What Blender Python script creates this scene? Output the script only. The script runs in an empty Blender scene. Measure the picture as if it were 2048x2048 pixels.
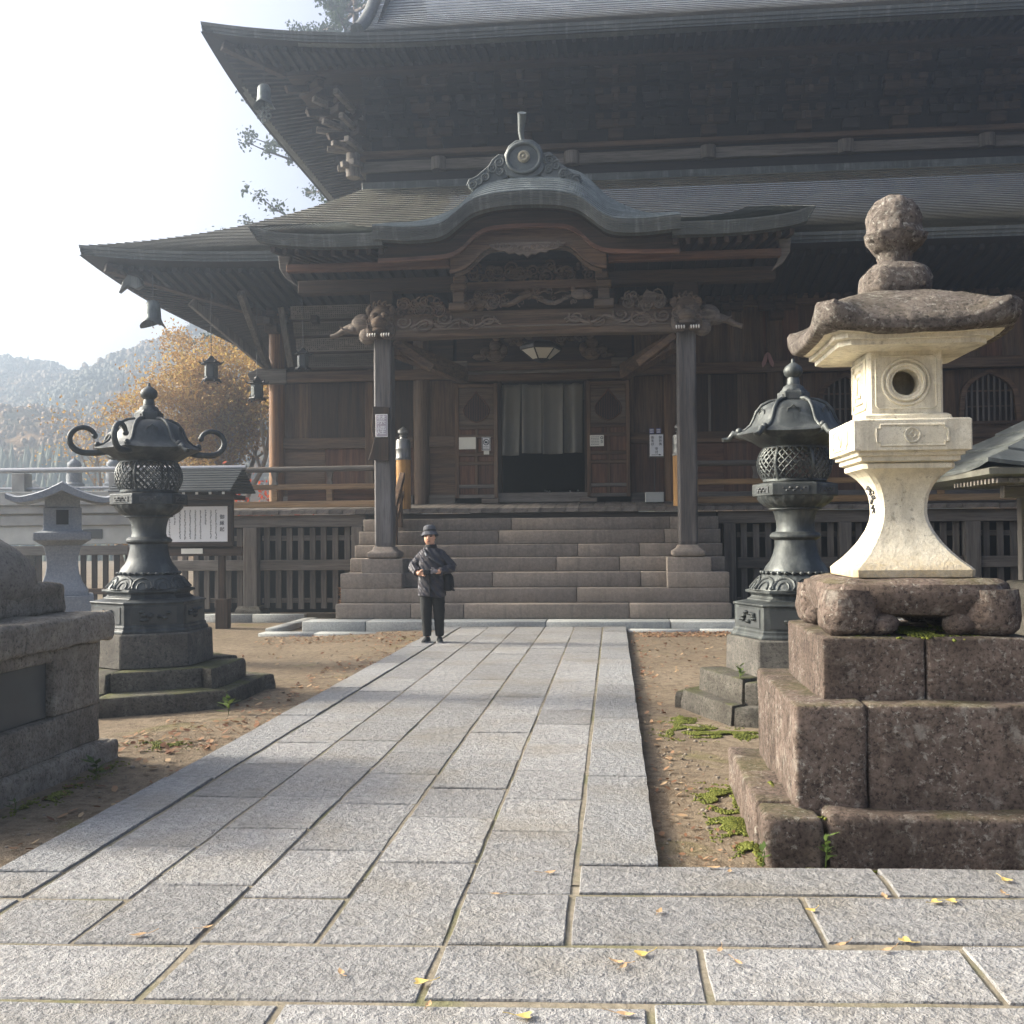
import bpy, bmesh, math, random
from mathutils import Vector, Matrix, noise, Euler
R = math.radians
sc = bpy.context.scene
COL = sc.collection
random.seed(7)

# ---------------------------------------------------------------- camera
F = 2090.0
psi, roll, pit = R(5.52), R(0.46), math.atan(43.6 / F)
fw = Vector((-math.sin(psi) * math.cos(pit), math.cos(psi) * math.cos(pit), math.sin(pit)))
r0 = Vector((math.cos(psi), math.sin(psi), 0)); u0 = r0.cross(fw)
rt = r0 * math.cos(roll) - u0 * math.sin(roll); upv = u0 * math.cos(roll) + r0 * math.sin(roll)
cd = bpy.data.cameras.new('camera'); cam = bpy.data.objects.new('camera', cd); COL.objects.link(cam)
cam.matrix_world = Matrix(((rt.x, upv.x, -fw.x, 0), (rt.y, upv.y, -fw.y, 0), (rt.z, upv.z, -fw.z, 1.5), (0, 0, 0, 1)))
cd.sensor_width = 36; cd.lens = 36 * F / 2048; cd.clip_start = 0.05; cd.clip_end = 3000
sc.camera = cam

# ---------------------------------------------------------------- sky, sun, exposure
SUN_EL, SUN_FWD = R(27), R(6)          # sun from the west side of the court, a little beyond the temple front
w = bpy.data.worlds.new('World'); sc.world = w; w.use_nodes = True
nt = w.node_tree; bg = nt.nodes['Background']; sk = nt.nodes.new('ShaderNodeTexSky')
sk.sky_type = 'NISHITA'; sk.sun_disc = False; sk.sun_elevation = SUN_EL; sk.sun_rotation = R(270) + SUN_FWD
sk.altitude = 300; sk.air_density = .52; sk.dust_density = 10.0; sk.ozone_density = .45
nt.links.new(sk.outputs[0], bg.inputs[0]); bg.inputs[1].default_value = 0.15
sd = bpy.data.lights.new('sun', 'SUN'); sd.energy = 3.6; sd.angle = R(6); sd.color = (1.0, 0.91, 0.76)
so = bpy.data.objects.new('sun', sd); COL.objects.link(so)
tosun = Vector((-math.cos(SUN_EL) * math.cos(SUN_FWD), math.cos(SUN_EL) * math.sin(SUN_FWD), math.sin(SUN_EL)))
so.rotation_euler = tosun.to_track_quat('Z', 'Y').to_euler(); so.location = tosun * 60
sc.view_settings.view_transform = 'Standard'; sc.view_settings.look = 'None'
sc.view_settings.exposure = 1.48; sc.view_settings.gamma = 1.0; sc.view_settings.use_curve_mapping = False
sc.cycles.max_bounces = 6; sc.cycles.diffuse_bounces = 4; sc.cycles.glossy_bounces = 2; sc.cycles.volume_bounces = 0
sc.cycles.transparent_max_bounces = 6; sc.cycles.use_denoising = True
sc.cycles.caustics_reflective = False; sc.cycles.caustics_refractive = False

# ---------------------------------------------------------------- helpers
WL = {}
def wloc(o): return WL.get(o.name, Vector((0, 0, 0))) if o else Vector((0, 0, 0))

def thing(name, label, cat, loc=(0, 0, 0), group=None):
    o = bpy.data.objects.new(name, None); COL.objects.link(o); o.location = loc; o.empty_display_size = .2
    o['label'] = label; o['category'] = cat
    if group: o['group'] = group
    WL[o.name] = Vector(loc); return o
def tag(o, label=None, cat=None, group=None, kind=None):
    if label: o['label'] = label
    if cat: o['category'] = cat
    if group: o['group'] = group
    if kind: o['kind'] = kind
    return o

def ground_z(x, y):
    s = max(0, min(1, (-3.2 - x) / 1.6)) * max(0, min(1, (y - 11) / 3))
    return -0.03 - 0.06 * s + 0.012 * noise.noise((x * .9, y * .9, 0)) + 0.006 * noise.noise((x * 4, y * 4, 3))

class MB:
    def __init__(s): s.v = []; s.f = []
    def add(s, vs, fs):
        n = len(s.v); s.v += [Vector(p) for p in vs]; s.f += [tuple(n + i for i in f) for f in fs]; return s
    def box(s, x0, x1, y0, y1, z0, z1, M=None):
        vs = [Vector((x, y, z)) for z in (z0, z1) for x, y in ((x0, y0), (x1, y0), (x1, y1), (x0, y1))]
        if M is not None: vs = [M @ p for p in vs]
        return s.add(vs, [(3, 2, 1, 0), (4, 5, 6, 7), (0, 1, 5, 4), (1, 2, 6, 5), (2, 3, 7, 6), (3, 0, 4, 7)])
    def cb(s, c, d, rz=0, rx=0, ry=0):
        M = Matrix.Translation(Vector(c)) @ Euler((rx, ry, rz)).to_matrix().to_4x4()
        a, b, e = d[0] / 2, d[1] / 2, d[2] / 2
        return s.box(-a, a, -b, b, -e, e, M)
    def bar(s, a, b, w, h, up=(0, 0, 1)):
        a, b = Vector(a), Vector(b); d = (b - a); L = d.length; d = d.normalized()
        x = d.cross(Vector(up))
        if x.length < 1e-4: x = d.cross(Vector((0, 1, 0)))
        x.normalize(); z = x.cross(d)
        M = Matrix(((x.x, d.x, z.x, a.x), (x.y, d.y, z.y, a.y), (x.z, d.z, z.z, a.z), (0, 0, 0, 1)))
        return s.box(-w / 2, w / 2, 0, L, -h / 2, h / 2, M)
    def tube(s, pts, r, n=8, cap=True):
        pts = [Vector(p) for p in pts]; m = len(pts)
        rs = r if isinstance(r, (list, tuple)) else [r] * m
        rings = []; prev = None
        for i, p in enumerate(pts):
            t = (pts[min(i + 1, m - 1)] - pts[max(i - 1, 0)])
            if t.length < 1e-7: t = Vector((0, 0, 1))
            t.normalize()
            if prev is None:
                x = t.orthogonal().normalized()
            else:
                x = prev - t * prev.dot(t)
                x = x.normalized() if x.length > 1e-5 else t.orthogonal().normalized()
            prev = x; y = t.cross(x)
            rings.append([p + (x * math.cos(2 * math.pi * k / n) + y * math.sin(2 * math.pi * k / n)) * rs[i] for k in range(n)])
        vs = [q for g in rings for q in g]
        fs = [(i * n + k, i * n + (k + 1) % n, (i + 1) * n + (k + 1) % n, (i + 1) * n + k) for i in range(m - 1) for k in range(n)]
        if cap: fs += [tuple(range(n - 1, -1, -1)), tuple((m - 1) * n + k for k in range(n))]
        return s.add(vs, fs)
    def lathe(s, prof, n=24, c=(0, 0, 0), a0=0, cap=True, fl=None, M=None):
        vs = []
        for r, z in prof:
            for k in range(n):
                a = a0 + 2 * math.pi * k / n
                rr = r * (fl(a, z) if fl else 1)
                p = Vector((c[0] + rr * math.cos(a), c[1] + rr * math.sin(a), c[2] + z)); vs.append(M @ p if M is not None else p)
        m = len(prof)
        fs = [(i * n + k, i * n + (k + 1) % n, (i + 1) * n + (k + 1) % n, (i + 1) * n + k) for i in range(m - 1) for k in range(n)]
        if cap: fs += [tuple(range(n - 1, -1, -1)), tuple((m - 1) * n + k for k in range(n))]
        return s.add(vs, fs)
    def sq(s, prof, c, rz=0, ch=0.0):
        """square (chamfered) sections: prof = [(half, z)...]"""
        rows = []
        for h, z in prof:
            k = min(ch, h * .4); q = []
            if ch > 0:
                for sx, sy, o in ((1, -1, 0), (1, 1, 1), (-1, 1, 0), (-1, -1, 1)):
                    a, b = (sx * (h - k), sy * h), (sx * h, sy * (h - k))
                    q += [a, b] if o == 0 else [b, a]
            else: q = [(h, -h), (h, h), (-h, h), (-h, -h)]
            rows.append([Vector((c[0] + x * math.cos(rz) - y * math.sin(rz), c[1] + x * math.sin(rz) + y * math.cos(rz), c[2] + z)) for x, y in q])
        return s.loft(rows)
    def loft(s, rows, cap=True, closed=True):
        n = len(rows[0]); m = len(rows); kk = n if closed else n - 1
        vs = [q for r in rows for q in r]
        fs = [(i * n + k, i * n + (k + 1) % n, (i + 1) * n + (k + 1) % n, (i + 1) * n + k) for i in range(m - 1) for k in range(kk)]
        if cap and closed: fs += [tuple(range(n - 1, -1, -1)), tuple((m - 1) * n + k for k in range(n))]
        return s.add(vs, fs)
    def prism(s, poly, y0, y1):
        """polygon in the XZ plane, extruded along Y"""
        n = len(poly)
        vs = [(x, y0, z) for x, z in poly] + [(x, y1, z) for x, z in poly]
        return s.add(vs, [tuple(range(n)), tuple(range(2 * n - 1, n - 1, -1))] + [(i, i + n, (i + 1) % n + n, (i + 1) % n) for i in range(n)])
    def ell(s, c, r, n=10, m=6, M=None):
        c = Vector(c); vs = []
        for i in range(m + 1):
            t = math.pi * i / m
            for k in range(n):
                a = 2 * math.pi * k / n
                p = Vector((r[0] * math.sin(t) * math.cos(a), r[1] * math.sin(t) * math.sin(a), -r[2] * math.cos(t)))
                vs.append(c + (M @ p if M is not None else p))
        return s.add(vs, [(i * n + k, i * n + (k + 1) % n, (i + 1) * n + (k + 1) % n, (i + 1) * n + k) for i in range(m) for k in range(n)])
    def mesh(s, name, mat, off=Vector((0, 0, 0)), smooth=None, bevel=0, seg=1, clean=True):
        me = bpy.data.meshes.new(name)
        me.from_pydata([tuple(p - off) for p in s.v], [], s.f)
        bm = bmesh.new(); bm.from_mesh(me)
        if clean:
            bmesh.ops.remove_doubles(bm, verts=bm.verts, dist=1e-5)
            bmesh.ops.dissolve_degenerate(bm, edges=bm.edges, dist=1e-6)
            bmesh.ops.recalc_face_normals(bm, faces=bm.faces)
        if bevel:
            es = [e for e in bm.edges if len(e.link_faces) == 2 and e.calc_face_angle(0) > R(35)]
            bmesh.ops.bevel(bm, geom=es, offset=bevel, segments=seg, affect='EDGES', profile=.5, clamp_overlap=True)
        bm.to_mesh(me); bm.free()
        if smooth is not None:
            me.polygons.foreach_set('use_smooth', [True] * len(me.polygons))
            if smooth < 180:
                try: me.set_sharp_from_angle(angle=R(smooth))
                except Exception: pass
        if mat: me.materials.append(mat)
        return me
    def build(s, name, mat, parent=None, smooth=None, bevel=0, seg=1, kind=None, clean=True, label=None):
        off = wloc(parent)
        o = bpy.data.objects.new(name, s.mesh(name, mat, off, smooth, bevel, seg, clean))
        COL.objects.link(o)
        if parent is not None: o.parent = parent
        WL[o.name] = off.copy()
        if kind: o['kind'] = kind
        if label: o['label'] = label
        return o

def share(me, name, parent, loc, rz=0, scale=None):
    o = bpy.data.objects.new(name, me); COL.objects.link(o)
    o.location = Vector(loc) - wloc(parent); o.rotation_euler.z = rz
    if scale: o.scale = scale
    if parent is not None: o.parent = parent
    WL[o.name] = Vector(loc); return o

def rock(o, cuts, amp, sc_=1.5, seed=0, lvl=2):
    """roughen a mesh object like weathered stone"""
    me = o.data; bm = bmesh.new(); bm.from_mesh(me)
    if cuts: bmesh.ops.subdivide_edges(bm, edges=bm.edges, cuts=cuts, use_grid_fill=True)
    bm.normal_update()
    for v in bm.verts:
        p = v.co * sc_ + Vector((seed * 7.1, seed * 3.3, seed))
        d = noise.fractal(p, 1.0, 2.0, lvl) * amp
        v.co += v.normal * d
    bm.to_mesh(me); bm.free()
    me.polygons.foreach_set('use_smooth', [True] * len(me.polygons))
    try: me.set_sharp_from_angle(angle=R(50))
    except Exception: pass
    return o

# ---------------------------------------------------------------- materials
class NT:
    def __init__(s, name):
        s.m = bpy.data.materials.new(name); s.m.use_nodes = True; s.t = s.m.node_tree; s.b = s.t.nodes['Principled BSDF']
        s.co = s.n('ShaderNodeTexCoord')
    def n(s, k, **kw):
        x = s.t.nodes.new(k)
        for a, b in kw.items(): setattr(x, a, b)
        return x
    def l(s, a, b): s.t.links.new(a, b)
    def mapping(s, scale=(1, 1, 1), rot=(0, 0, 0), src='Object'):
        m = s.n('ShaderNodeMapping'); m.inputs['Scale'].default_value = scale; m.inputs['Rotation'].default_value = rot
        s.l(s.co.outputs[src], m.inputs[0]); return m.outputs[0]
    def noise(s, scale, det=4, rough=.55, vec=None, dist=0):
        x = s.n('ShaderNodeTexNoise'); x.inputs['Scale'].default_value = scale; x.inputs['Detail'].default_value = det
        x.inputs['Roughness'].default_value = rough; x.inputs['Distortion'].default_value = dist
        s.l(vec if vec is not None else s.co.outputs['Object'], x.inputs['Vector']); return x.outputs['Fac']
    def vor(s, scale, vec=None, feat='F1', out='Distance'):
        x = s.n('ShaderNodeTexVoronoi'); x.feature = feat; x.inputs['Scale'].default_value = scale
        s.l(vec if vec is not None else s.co.outputs['Object'], x.inputs['Vector']); return x.outputs[out]
    def ramp(s, fac, stops, interp='LINEAR'):
        x = s.n('ShaderNodeValToRGB'); x.color_ramp.interpolation = interp
        e = x.color_ramp.elements
        while len(e) < len(stops): e.new(.5)
        for q, (p, c) in zip(e, stops):
            q.position = p; q.color = (c[0], c[1], c[2], 1) if isinstance(c, (tuple, list)) else (c, c, c, 1)
        s.l(fac, x.inputs[0]); return x.outputs[0]
    def mix(s, fac, a, b, mode='MIX'):
        x = s.n('ShaderNodeMix', data_type='RGBA', blend_type=mode)
        for sock, val in ((x.inputs[0], fac), (x.inputs[6], a), (x.inputs[7], b)):
            if isinstance(val, (int, float)): sock.default_value = val
            elif isinstance(val, tuple): sock.default_value = (val[0], val[1], val[2], 1)
            else: s.l(val, sock)
        return x.outputs[2]
    def math(s, op, a, b=None):
        x = s.n('ShaderNodeMath', operation=op)
        for i, val in enumerate((a, b)):
            if val is None: continue
            if isinstance(val, (int, float)): x.inputs[i].default_value = val
            else: s.l(val, x.inputs[i])
        return x.outputs[0]
    def rnd(s, amount, col):
        """per-object brightness variation"""
        oi = s.n('ShaderNodeObjectInfo'); f = s.math('MULTIPLY_ADD', oi.outputs['Random'], 2 * amount); f.node.inputs[2].default_value = 1 - amount
        hs = s.n('ShaderNodeHueSaturation'); s.l(f, hs.inputs['Value']); s.l(col, hs.inputs['Color']); return hs.outputs[0]
    def bump(s, h, strength=.3, dist=.01):
        x = s.n('ShaderNodeBump'); x.inputs['Strength'].default_value = strength; x.inputs['Distance'].default_value = dist
        s.l(h, x.inputs['Height']); s.l(x.outputs[0], s.b.inputs['Normal'])
    def up(s):
        g = s.n('ShaderNodeNewGeometry'); sep = s.n('ShaderNodeSeparateXYZ'); s.l(g.outputs['Normal'], sep.inputs[0]); return sep.outputs[2]
    def fin(s, col, rough=.7, metal=0, spec=.5):
        if isinstance(col, tuple): s.b.inputs['Base Color'].default_value = (*col, 1)
        else: s.l(col, s.b.inputs['Base Color'])
        if isinstance(rough, (int, float)): s.b.inputs['Roughness'].default_value = rough
        else: s.l(rough, s.b.inputs['Roughness'])
        s.b.inputs['Metallic'].default_value = metal; s.b.inputs['Specular IOR Level'].default_value = spec
        return s.m

def m_plain(name, c, rough=.6, metal=0, var=.15, scale=6, bump=0, spec=.5):
    t = NT(name); f = t.noise(scale, 5)
    col = t.ramp(f, [(.25, tuple(x * (1 - var) for x in c)), (.75, tuple(min(1, x * (1 + var)) for x in c))])
    if bump: t.bump(f, bump, .01)
    return t.fin(col, rough, metal, spec)

def m_wood(name, dark, light, axis='z', rnd=.18, rough=.75, wear=.5, weather=None):
    t = NT(name)
    s3 = {'x': (.7, 14, 14), 'y': (14, .7, 14), 'z': (14, 14, .7)}[axis]
    s4 = {'x': (.35, 2.2, 2.2), 'y': (2.2, .35, 2.2), 'z': (2.2, 2.2, .35)}[axis]
    g = t.noise(1.0, 6, .62, t.mapping(s3), .4); b = t.noise(1.0, 4, .6, t.mapping(s4))
    g2 = t.noise(3.5, 5, .65, t.mapping(s3))
    col = t.ramp(g, [(.3, dark), (.72, light)])
    if weather:
        col = t.mix(t.ramp(b, [(.46, 0.0), (.66, wear)]), col, weather)
    col = t.mix(t.ramp(g2, [(.34, .55), (.52, 0.0)]), col, tuple(x * .45 for x in dark))
    col = t.rnd(rnd, col)
    t.bump(t.math('ADD', g, t.math('MULTIPLY', g2, .5)), .35, .012)
    return t.fin(col, t.ramp(g, [(.2, rough - .12), (.8, min(1, rough + .15))]), 0, .35)

def m_granite(name, a, b, dark, bump=.8, grain=70, stain=None, rnd=.08, bd=.01, streak=None):
    t = NT(name)
    n1 = t.noise(grain, 3, .7); n2 = t.noise(grain * .42, 5, .7); n3 = t.noise(1.3, 4, .6); v = t.vor(grain * 1.6)
    col = t.ramp(n2, [(.3, a), (.68, b)])
    col = t.mix(t.ramp(v, [(.12, .75), (.3, 0.0)]), col, dark)
    col = t.mix(t.ramp(n3, [(.48, 0.0), (.72, .6)]), col, stain if stain else tuple(x * .75 for x in a))
    if streak:
        sk_ = t.noise(1.0, 5, .65, t.mapping((11, 11, 1.1))); col = t.mix(t.ramp(sk_, [(.5, 0.0), (.68, .6)]), col, streak); lc = t.noise(26, 4, .7); col = t.mix(t.math('MULTIPLY', t.ramp(lc, [(.58, 0.0), (.66, .8)]), t.ramp(t.noise(3.3, 3), [(.45, 0.0), (.6, 1.0)])), col, (.25, .22, .16))
    col = t.rnd(rnd, col)
    t.bump(t.math('ADD', n2, t.math('MULTIPLY', n1, .5)), bump, bd)
    return t.fin(col, .82, 0, .35)

def m_mossy(name, base, light, moss=(.07, .085, .012), mo=.5, lich=.5, bump=.7, lic=(.34, .33, .29)):
    t = NT(name)
    n1 = t.noise(11, 8, .72); n2 = t.noise(48, 6, .75); n3 = t.noise(2.2, 5, .65, None, .5)
    col = t.ramp(t.math('ADD', t.math('MULTIPLY', n1, .6), t.math('MULTIPLY', n2, .4)), [(.36, base), (.62, light)])
    col = t.mix(t.ramp(n2, [(.36, .8), (.47, 0.0)]), col, tuple(x * .4 for x in base))
    lf = t.math('MULTIPLY', t.ramp(t.noise(38, 4, .7, None, .3), [(.56, 0.0), (.63, 1.0)]), t.ramp(t.noise(5, 4, .65), [(.42, 0.0), (.6, lich)]))
    col = t.mix(lf, col, lic)
    big = t.noise(2.4, 4, .6); col = t.mix(t.ramp(big, [(.40, .75), (.56, 0.0)]), col, t.mix(.5, col, tuple(x * .45 for x in base))); pl_ = t.noise(6.5, 6, .75, None, .4); col = t.mix(t.math('MULTIPLY', t.ramp(pl_, [(.57, 0.0), (.66, 1.0)]), .55 * min(1, lich)), col, lic)
    u = t.up(); mf = t.math('MULTIPLY', t.ramp(u, [(.35, 0.0), (.85, 1.0)]), t.ramp(n3, [(.44, 0.0), (.6, mo)]))
    col = t.mix(mf, col, moss); col = t.rnd(.12, col)
    t.bump(t.math('ADD', n1, n2), bump, .03)
    return t.fin(col, .92, 0, .2)

def m_copper(name, a, b, streak, axis='x', rough=.42, metal=.35):
    t = NT(name)
    n1 = t.noise(1.1, 5, .6); n2 = t.noise(1.0, 5, .6, t.mapping((9, 1.2, 1.2))); n3 = t.noise(26, 3)
    col = t.ramp(n1, [(.3, a), (.7, b)]); col = t.mix(t.ramp(n2, [(.52, 0.0), (.74, .6)]), col, streak); bw = t.n('ShaderNodeRGBToBW'); t.l(t.vor(1.0, t.mapping((1.6, 5, 9)), out='Color'), bw.inputs[0]); pt = bw.outputs[0]; col = t.mix(.22, col, pt, 'SOFT_LIGHT')
    col = t.mix(t.ramp(n3, [(.3, .3), (.5, 0.0)]), col, tuple(x * .5 for x in a)); col = t.rnd(.08, col)
    t.bump(t.math('ADD', n1, t.math('MULTIPLY', n3, .3)), .12, .02)
    return t.fin(col, t.ramp(n2, [(.3, rough - .08), (.7, rough + .14)]), metal, .5)

def m_bronze(name, a, b, pat, rough=.45):
    t = NT(name); n1 = t.noise(5, 5, .6); n2 = t.noise(38, 4, .7); n3 = t.noise(1.0, 4, .6, t.mapping((8, 8, 1.2)))
    col = t.ramp(n1, [(.3, a), (.72, b)]); col = t.mix(t.ramp(n3, [(.47, 0.0), (.66, .85)]), col, pat); col = t.mix(t.ramp(t.noise(2.6, 5, .7), [(.52, 0.0), (.68, .6)]), col, tuple(x * .45 for x in a)); t.bump(t.math('ADD', n2, n1), .3, .012)
    return t.fin(col, t.ramp(n1, [(.2, rough - .1), (.8, rough + .15)]), .55, .5)

def m_leafy(name, stops, trans=.3, scale=.9, isl=.6):
    t = NT(name); gi = t.n('ShaderNodeNewGeometry'); n1 = t.noise(scale, 3); f = t.math('ADD', t.math('MULTIPLY', gi.outputs['Random Per Island'], isl), t.math('MULTIPLY', n1, 1.1 - isl))
    col = t.ramp(f, stops); m = t.fin(col, .7, 0, .25)
    if trans:
        tr = t.n('ShaderNodeBsdfTranslucent'); t.l(col, tr.inputs[0]); mx = t.n('ShaderNodeMixShader'); mx.inputs[0].default_value = trans
        t.l(t.b.outputs[0], mx.inputs[1]); t.l(tr.outputs[0], mx.inputs[2]); t.l(mx.outputs[0], t.t.nodes['Material Output'].inputs[0])
    return m

MT = {}
MT['slab'] = m_granite('paving_granite', (.19, .190, .185), (.362, .358, .347), (.085, .083, .078), 1.0, 52, (.23, .205, .155), .17, .035)
MT['slab_edge'] = m_granite('edge_granite', (.185, .188, .187), (.345, .348, .343), (.08, .08, .08), 1.0, 54, (.21, .19, .15), .17, .035)
MT['kerb'] = m_granite('kerb_granite', (.24, .25, .238), (.42, .43, .41), (.14, .145, .138), .5, 80, None, .07, .008)
MT['grey_granite'] = m_granite('grey_granite', (.19, .21, .23), (.32, .34, .36), (.1, .1, .11), .35, 90, None, .04, .006)
MT['stair'] = m_granite('stair_stone', (.16, .132, .108), (.27, .230, .190), (.10, .085, .07), .5, 48, (.14, .12, .10), .07, .010, (.125, .108, .09))
MT['cream'] = m_granite('cream_stone', (.60, .555, .43), (.77, .72, .585), (.34, .28, .17), .5, 85, (.47, .38, .22), 0, .008, (.33, .30, .235))
def m_cream_stained():
    m = m_granite('cream_stone_stained', (.58, .535, .415), (.75, .70, .565), (.33, .27, .165), .5, 85, (.47, .38, .22), 0, .008, (.34, .31, .24)); t = NT.__new__(NT); t.m = m; t.t = m.node_tree; t.b = t.t.nodes['Principled BSDF']; t.co = t.n('ShaderNodeTexCoord')
    sx = t.n('ShaderNodeSeparateXYZ'); t.l(t.co.outputs['Object'], sx.inputs[0]); f = t.math('ADD', sx.outputs[2], t.math('MULTIPLY', t.noise(14, 6, .7), .22))
    old = t.b.inputs['Base Color'].links[0].from_socket; c2 = t.mix(t.ramp(t.noise(40, 4, .7), [(.4, 0.0), (.62, 1.0)]), (.50, .37, .17), (.27, .20, .12))
    t.l(t.mix(t.ramp(f, [(.0, 1.0), (1.0, 0.0)]), old, c2), t.b.inputs['Base Color']); rmp = [n for n in t.t.nodes if n.type == 'VALTORGB'][-1]
    rmp.color_ramp.elements[0].position = 0; rmp.color_ramp.elements[1].position = 1
    mr = t.n('ShaderNodeMapRange'); mr.inputs['From Min'].default_value = 1.36; mr.inputs['From Max'].default_value = 1.52; mr.inputs['To Min'].default_value = 0; mr.inputs['To Max'].default_value = 1; t.l(f, mr.inputs[0]); t.l(mr.outputs[0], rmp.inputs[0])
    rmp.color_ramp.elements[0].color = (.75, .75, .75, 1); return m
MT['cream_shaft'] = m_cream_stained()
MT['lichen'] = m_mossy('lichen_stone', (.10, .085, .072), (.32, .275, .235), (.16, .14, .06), .2, 1.0, 1.0, (.52, .50, .44))
MT['pedestal'] = m_mossy('mossy_pedestal_stone', (.072, .053, .042), (.285, .220, .178), (.10, .11, .015), .35, 1.0, 1.0, (.44, .41, .35))
MT['oldstone'] = m_mossy('old_base_stone', (.075, .068, .055), (.19, .175, .145), (.10, .11, .02), .6, .4, .8)
MT['monument'] = m_mossy('monument_stone', (.21, .185, .148), (.47, .415, .34), (.08, .08, .02), .25, .6, 1.0, (.40, .37, .33))
MT['boulder'] = m_mossy('boulder_stone', (.15, .135, .115), (.24, .22, .19), (.08, .09, .03), .3, .1, .3)
MT['basestone'] = m_mossy('lantern_base_stone', (.085, .08, .07), (.17, .16, .14), (.10, .10, .05), .2, .3, .5, (.36, .33, .28))
MT['bronze'] = m_bronze('dark_bronze', (.030, .034, .036), (.070, .078, .080), (.11, .122, .12), .55)
MT['bronze2'] = m_bronze('green_bronze', (.034, .039, .038), (.085, .094, .090), (.15, .162, .152), .52)
MT['copper_low'] = m_copper('weathered_copper_tan', (.15, .146, .118), (.24, .234, .195), (.28, .28, .24), rough=.46, metal=.22)
MT['copper_up'] = m_copper('weathered_copper_blue', (.14, .155, .165), (.25, .27, .28), (.30, .33, .34), rough=.42, metal=.4)
MT['copper_porch'] = m_copper('weathered_copper_green', (.13, .15, .145), (.22, .245, .235), (.33, .37, .36), rough=.38, metal=.4)
MT['ornament'] = m_copper('dark_green_ornament', (.06, .072, .07), (.115, .13, .125), (.17, .19, .185), rough=.5, metal=.25)
MT['copper_edge'] = m_copper('eave_edge_copper', (.062, .070, .066), (.11, .12, .112), (.27, .29, .275), rough=.55, metal=.2)
dk, lt, gy = (.036, .021, .012), (.185, .113, .066), (.20, .185, .17)
for a in 'xyz':
    MT['wood_' + a] = m_wood('hall_timber_' + a, dk, lt, a, .2, .75, .5, (.19, .148, .11))
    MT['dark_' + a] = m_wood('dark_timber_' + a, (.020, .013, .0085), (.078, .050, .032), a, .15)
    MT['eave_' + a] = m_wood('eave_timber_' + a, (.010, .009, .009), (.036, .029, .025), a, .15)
    MT['grey_' + a] = m_wood('weathered_grey_timber_' + a, (.066, .057, .048), (.195, .172, .148), a, .25, .85, .5, (.27, .248, .22))
    MT['red_' + a] = m_wood('reddish_panel_' + a, (.052, .023, .013), (.19, .095, .056), a, .2, .75, .35, (.15, .12, .10))
MT['pillar'] = m_wood('porch_pillar_timber', (.034, .029, .026), (.132, .118, .108), 'z', 0, .62, .55, (.215, .208, .208))
MT['post_orange'] = m_wood('golden_post_timber', (.30, .15, .045), (.55, .31, .10), 'z', .05, .6)
MT['rail_tan'] = m_wood('tan_rail_timber', (.16, .09, .038), (.36, .225, .105), 'x', .2, .75, .3, (.27, .24, .19))
MT['carve'] = m_wood('carved_timber', (.04, .026, .016), (.19, .13, .085), 'x', .1, .8, .5, (.17, .155, .14))
MT['carve_lt'] = m_wood('pale_carved_timber', (.085, .068, .054), (.25, .205, .165), 'x', .1, .8)
MT['bone'] = m_plain('white_painted_claws', (.72, .70, .64), .5)
MT['white'] = m_plain('white_board', (.74, .75, .74), .5, 0, .05)
MT['paper'] = m_plain('notice_paper', (.70, .69, .60), .6, 0, .06)
MT['ink'] = m_plain('black_ink', (.02, .02, .022), .6)
MT['gold'] = m_plain('pale_gold_crest', (.33, .30, .215), .5, .2, .25, 20)
MT['noren'] = m_plain('olive_grey_cloth', (.16, .157, .138), .9, 0, .1, 2)
MT['iron'] = m_plain('black_iron', (.03, .03, .032), .5, .6)
MT['glass_lamp'] = m_plain('milky_lamp_glass', (.55, .54, .48), .3, 0, .06)
MT['bellbronze'] = m_bronze('verdigris_bell', (.07, .085, .085), (.13, .155, .155), (.2, .23, .225), .5)
MT['capbronze'] = m_bronze('silvery_cap_bronze', (.10, .10, .095), (.22, .22, .21), (.30, .30, .28), .4)
MT['plaster'] = m_plain('weathered_plaster', (.42, .43, .40), .85, 0, .22, 2.2)
MT['concrete'] = m_plain('stained_concrete', (.27, .27, .255), .85, 0, .35, 2.6, .3)
MT['railmetal'] = m_plain('grey_handrail', (.30, .31, .33), .38, .3, .12)
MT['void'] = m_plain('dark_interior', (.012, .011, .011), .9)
MT['bark'] = m_plain('grey_bark', (.25, .215, .18), .9, 0, .3, 8, .5)
MT['barkcedar'] = m_plain('cedar_bark', (.10, .075, .06), .9, 0, .3, 8, .5)
MT['pebble'] = m_plain('pebbles', (.22, .19, .15), .85, 0, .35, 30)
MT['slate'] = m_plain('dark_slate_plaque', (.045, .05, .05), .5, 0, .2, 4)

def m_dirt():
    t = NT('packed_dirt'); n1 = t.noise(.7, 5, .6); n2 = t.noise(14, 6, .7); n3 = t.noise(70, 3, .7); n4 = t.noise(1.6, 4, .6, None, .6)
    col = t.ramp(n1, [(.3, (.175, .135, .09)), (.7, (.29, .235, .165))])
    col = t.mix(t.ramp(n2, [(.38, .75), (.56, 0.0)]), col, (.115, .085, .055)); vg = t.vor(55); col = t.mix(t.ramp(vg, [(.10, .55), (.22, 0.0)]), col, (.34, .29, .22))
    col = t.mix(t.ramp(n4, [(.60, 0.0), (.70, .55)]), col, (.16, .15, .05))
    col = t.mix(t.ramp(n3, [(.62, 0.0), (.7, .6)]), col, (.50, .43, .32))
    t.bump(t.math('ADD', n2, t.math('MULTIPLY', n3, .6)), .9, .03); return t.fin(col, .95, 0, .15)
MT['dirt'] = m_dirt()
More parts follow.
